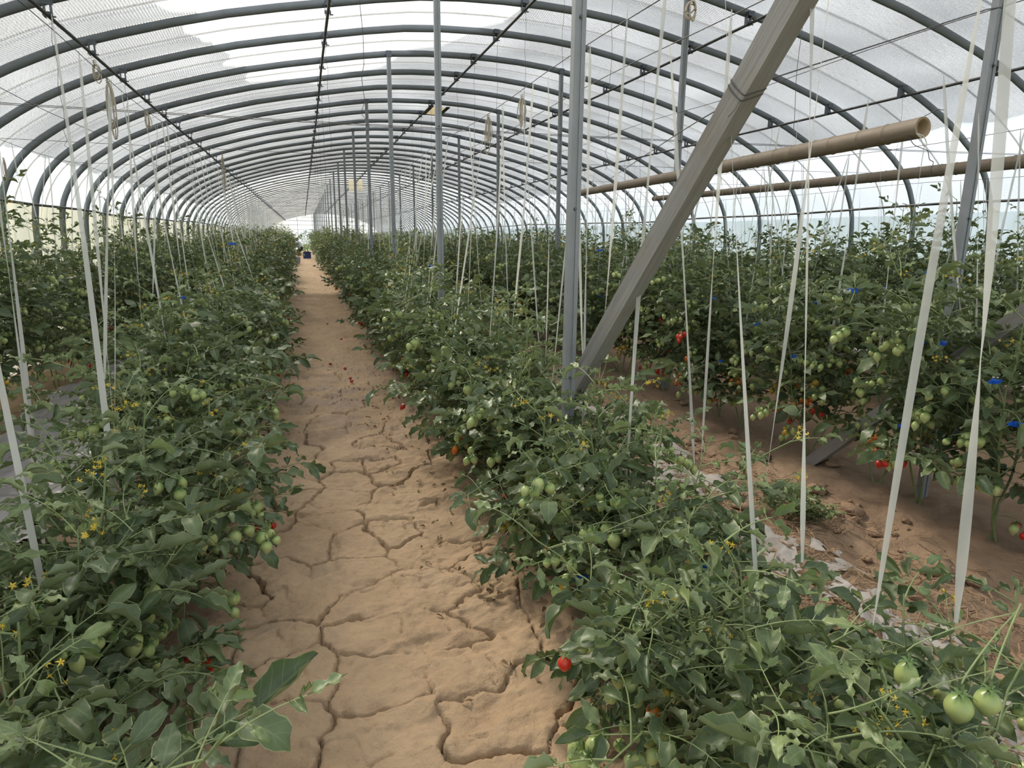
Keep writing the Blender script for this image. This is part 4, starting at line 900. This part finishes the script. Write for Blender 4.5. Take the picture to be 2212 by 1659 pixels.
for q in range(240):
    y = rs_.uniform(1.3, 6.0); x = rs_.normal(2.5, .30); s = rs_.choice([.012, .02, .03, .05], p=[.35, .35, .2, .1])*rs_.uniform(.8, 1.3)
    if q == 0: x, y, s = 2.62, 1.95, .065
    o = link('soil_clod', CM[q % 7]); o.scale = (s,)*3; o.location = (x, y, float(floor_z(np.array([x]), np.array([y]))[0])+s*.25); o.rotation_euler = (0, 0, rs_.uniform(0, 6.28))
    tag(o, 'largest dry soil clod on the strip before the back row' if q == 0 else 'small dry clod of soil on the strip before the back row', 'clod', None if q == 0 else 'clods on the soil strip')
for q, (px, py) in enumerate([(757, 822), (748, 803), (763, 828), (610, 760), (596, 757), (735, 735), (706, 702), (588, 812), (716, 790)]):
    p = onZ(px, py, .0); p[2] = float(path_z(np.array([p[0]]), np.array([p[1]]))[0])+.017; o = link('fallen_tomato', FMESH[False, 'red'][3]); o.location = p.tolist(); o.rotation_euler = (1.5, 0, q*.9); tag(o, 'red tomato fallen on the mud path', 'tomato', 'fallen tomatoes on the path')
# low succulent weeds at the foot of the back row
wl = MB(); wl_r = np.random.default_rng(2); leaflet(wl, .04, .022, .15, .3, .2, np.eye(4), 5, 3, 0, .5, wl_r); wlt = wl.tpl()
def weed(p, R, H, n, seed, lab):
    r = np.random.default_rng(seed); e = empty('weed', p); tag(e, lab, 'weed'); st, fo = MB(), MB()
    for q in range(n):
        a = r.uniform(0, 6.28); tip = np.array([math.cos(a)*R*r.uniform(.3, 1), math.sin(a)*R*r.uniform(.3, 1), H*r.uniform(.4, 1)]); st.tube(spline([(0, 0, 0), tip*.5+(0, 0, -.01), tip], 5), .002, 4)
        for k in range(9):
            t = .45+.55*k/8; b = k*2.2; fo.add(wlt, leaf_matrix(r, tip*t, np.array([math.cos(b), math.sin(b), .5]), r.uniform(.7, 1.1)), None, r.uniform(-.4, .4))
    st.build('stems', M['stem'], e); k = fo.build('leaves', M['leaf_young'], e); k['kind'] = 'stuff'
for q, (px, py, R, H, n, lab) in enumerate([(1700, 1120, .22, .24, 26, 'bushy pale succulent weed at the foot of the back row'), (1755, 1130, .14, .16, 14, 'smaller succulent weed beside the bushy one'), (1275, 1312, .025, .03, 5, 'tiny green seedling in the path mud')]):
    weed(onZ(px, py, .03), R, H, n, 70+q, lab)

# ================================================================== the far end: picker, crate, bucket, bushes outside
def skin_tube(mb, pts, rad, n=12, mat=0): mb.tube(spline(pts, len(pts)*4), np.interp(np.linspace(0, 1, len(pts)*4), np.linspace(0, 1, len(rad)), rad), n, mat)
M['skin'] = mat_simple('skin', (.20, .115, .075), .6, 0, .1, 8); M['shirt'] = mat_simple('grey_white_shirt', (.46, .48, .52), .8, 0, .1, 8); M['shorts'] = mat_simple('dark_shorts', (.035, .035, .045), .8, 0, .1, 8); M['cap'] = mat_simple('brown_cap', (.16, .09, .075), .8, 0, .1, 8)
def person(loc, rz):
    """a picker bending at the hips and knees, arms reaching forward (+y is forward)"""
    me = bpy.data.meshes.new('person')
    J = {'pelvis': (0, -.12, .55), 'waist': (0, -.06, .72), 'chest': (0, .06, .93), 'neck': (0, .13, 1.08), 'head': (0, .17, 1.20), 'crown': (0, .175, 1.30)}
    R = {'pelvis': .13, 'waist': .12, 'chest': .145, 'neck': .055, 'head': .088, 'crown': .06}; E = [('pelvis', 'waist'), ('waist', 'chest'), ('chest', 'neck'), ('neck', 'head'), ('head', 'crown')]
    for s, n in ((-1, 'l'), (1, 'r')):
        J.update({n+'sh': (s*.17, .07, .99), n+'el': (s*.22, .16, .76), n+'wr': (s*.15, .38, .72), n+'ha': (s*.13, .45, .70), n+'hip': (s*.09, -.12, .52), n+'kn': (s*.12, .12, .34), n+'an': (s*.11, -.06, .06), n+'to': (s*.12, .10, .03)})
        R.update({n+'sh': .062, n+'el': .045, n+'wr': .032, n+'ha': .036, n+'hip': .10, n+'kn': .065, n+'an': .042, n+'to': .035}); E += [('chest', n+'sh'), (n+'sh', n+'el'), (n+'el', n+'wr'), (n+'wr', n+'ha'), ('pelvis', n+'hip'), (n+'hip', n+'kn'), (n+'kn', n+'an'), (n+'an', n+'to')]
        for q, (dx, l) in enumerate(((-.035, .05), (-.015, .075), (.005, .08), (.022, .075), (.038, .06))):
            k = '%sf%d' % (n, q); J[k] = (s*.13+dx, .45+(l*.9 if q else .03), .69-(.02 if q else -.01)); R[k] = .010; E.append((n+'ha', k))
    ks = list(J); me.from_pydata([J[k] for k in ks], [(ks.index(a), ks.index(b)) for a, b in E], []); o = link('person', me)
    m = o.modifiers.new('skin', 'SKIN'); sv = me.skin_vertices[0].data if me.skin_vertices else None
    if sv is None:
        bpy.context.view_layer.objects.active = o; sv = me.skin_vertices[0].data
    for i, k in enumerate(ks): sv[i].radius = (R[k], R[k]); sv[i].use_root = (k == 'pelvis')
    ss = o.modifiers.new('sub', 'SUBSURF'); ss.levels = ss.render_levels = 2; me.materials.append(M['skin'])
    o.location = loc; o.rotation_euler = (0, 0, rz); tag(o, 'picker in brown cap, pale shirt and dark shorts bending to the plants', 'person')
    mb = MB(); skin_tube(mb, [(0, -.10, .64), (0, -.06, .72), (0, .06, .93), (0, .115, 1.03), (0, .13, 1.07)], [.165, .165, .19, .14, .07], 14)
    for s in (-1, 1): skin_tube(mb, [(s*.10, .07, 1.0), (s*.18, .08, .98), (s*.215, .13, .85)], [.09, .085, .07], 10)
    mb.build('shirt', M['shirt'], o); mb = MB(); skin_tube(mb, [(0, -.085, .70), (0, -.12, .58), (0, -.13, .48)], [.155, .17, .13], 14)
    for s in (-1, 1): skin_tube(mb, [(s*.07, -.12, .55), (s*.10, -.02, .44), (s*.12, .09, .37)], [.12, .115, .095], 10)
    mb.build('shorts', M['shorts'], o); mb = MB(); skin_tube(mb, [(0, .16, 1.22), (0, .17, 1.28), (0, .175, 1.33), (0, .175, 1.345)], [.105, .108, .08, .01], 14); mb.box((0, .27, 1.23), (.075, .06, .008)); mb.build('cap', M['cap'], o)
    mb = MB(); mb.box((0, .262, 1.185), (.012, .018, .018)); mb.build('nose', M['skin'], o)
    for s in (-1, 1): mb = MB(); mb.box((s*.035, .252, 1.215), (.012, .004, .006)); mb.build('eye', M['shorts'], o)
    return o
person((-.30, 52.0, .03), math.radians(62))
def crate(p, wx, wy, h, lab):
    e = empty('crate', p); tag(e, lab, 'crate')
    for nm, c, hh in (('base', (0, 0, .01), (wx, wy, .01)),)+tuple(('side', c, q) for c, q in (((wx, 0, h/2), (.008, wy, h/2)), ((-wx, 0, h/2), (.008, wy, h/2)), ((0, wy, h/2), (wx, .008, h/2)), ((0, -wy, h/2), (wx, .008, h/2)))):
        mb = MB(); mb.box(c, hh); mb.build(nm, M['crate'], e, False)
    mb = MB()
    for s in (-1, 1): mb.box((0, s*(wy+.006), h-.02), (wx+.014, .01, .02)); mb.box((s*(wx+.006), 0, h-.02), (.01, wy+.014, .02))
    mb.build('rim', M['crate'], e, False); return e
cp = onZ(662, 558, .04); crate((cp[0]+.05, cp[1], .03), .24, .17, .44, 'dark blue plastic crate of tomatoes on the path near the picker')
def heap(p, R, n, seed, lab):
    mb = MB(); r = np.random.default_rng(seed)
    for q in range(n): a, rr = r.uniform(0, 6.28), R*math.sqrt(r.random()); A = np.eye(4); A[:3, 3] = np.array(p)+(rr*math.cos(a), rr*math.sin(a)*.7, r.uniform(0, .05)+.04); mb.add(FT[False][1], A)
    tag(mb.build('tomato_heap', [M['fruit_red'], M['calyx']]), lab, 'tomatoes', kind='stuff')
heap((cp[0]+.05, cp[1], .43), .17, 45, 4, 'red tomatoes heaped in the dark blue crate')
bp_ = onZ(645, 569, .04); e = empty('bucket', (bp_[0]-.05, bp_[1], .03)); tag(e, 'grey plastic bucket of tomatoes at the edge of the path', 'bucket'); mb = MB(); skin_tube(mb, [(0, 0, 0), (0, 0, .17), (0, 0, .34)], [.13, .15, .165], 16); mb.tube([(0, 0, .005), (0, 0, .02)], [.02, .13], 16); mb.build('body', M['bucket'], e); mb = MB(); t = np.linspace(0, 2*math.pi, 30); mb.tube(np.c_[.168*np.cos(t), .168*np.sin(t), 0*t+.34], .008, 6); mb.build('rim', M['bucket'], e); mb = MB(); t = np.linspace(0, math.pi, 16); mb.tube(np.c_[.165*np.cos(t), .05+.1*np.sin(t), .33-.05*np.sin(t)], .003, 4); mb.build('handle', M['wire'], e)
heap((bp_[0]-.05, bp_[1], .29), .12, 26, 6, 'red tomatoes heaped in the grey bucket')
for q, (x, y, s) in enumerate([(-.2, 72, 1.9), (.9, 73, 2.0), (.35, 76, 2.2), (-1.6, 75, 2.0), (2.3, 76, 2.1)]):
    r = np.random.default_rng(q+30); mb = MB(); st = MB(); e = empty('field_shrub', (x, y, -.15)); tag(e, 'bright green shrub in the field beyond the far doorway', 'shrub', 'shrubs beyond the doorway')
    st.tube([(0, 0, 0), (0, 0, s*.5)], .02, 5)
    for k in range(260):
        d = r.normal(0, 1, 3); d /= np.linalg.norm(d); p = d*np.array([.55, .55, s*.5])*r.uniform(.5, 1)+(0, 0, s*.5); leaflet(mb, .22, .08, .2, .6, .3, leaf_matrix(r, p, d, 1.0), 4, 3, 0, r.random(), r)
    st.build('trunk', M['stem_old'], e); mb.build('foliage', M['leaf_young'], e)['kind'] = 'stuff'
print('OBJECTS', len(COL.objects), 'tapes', TAPES)
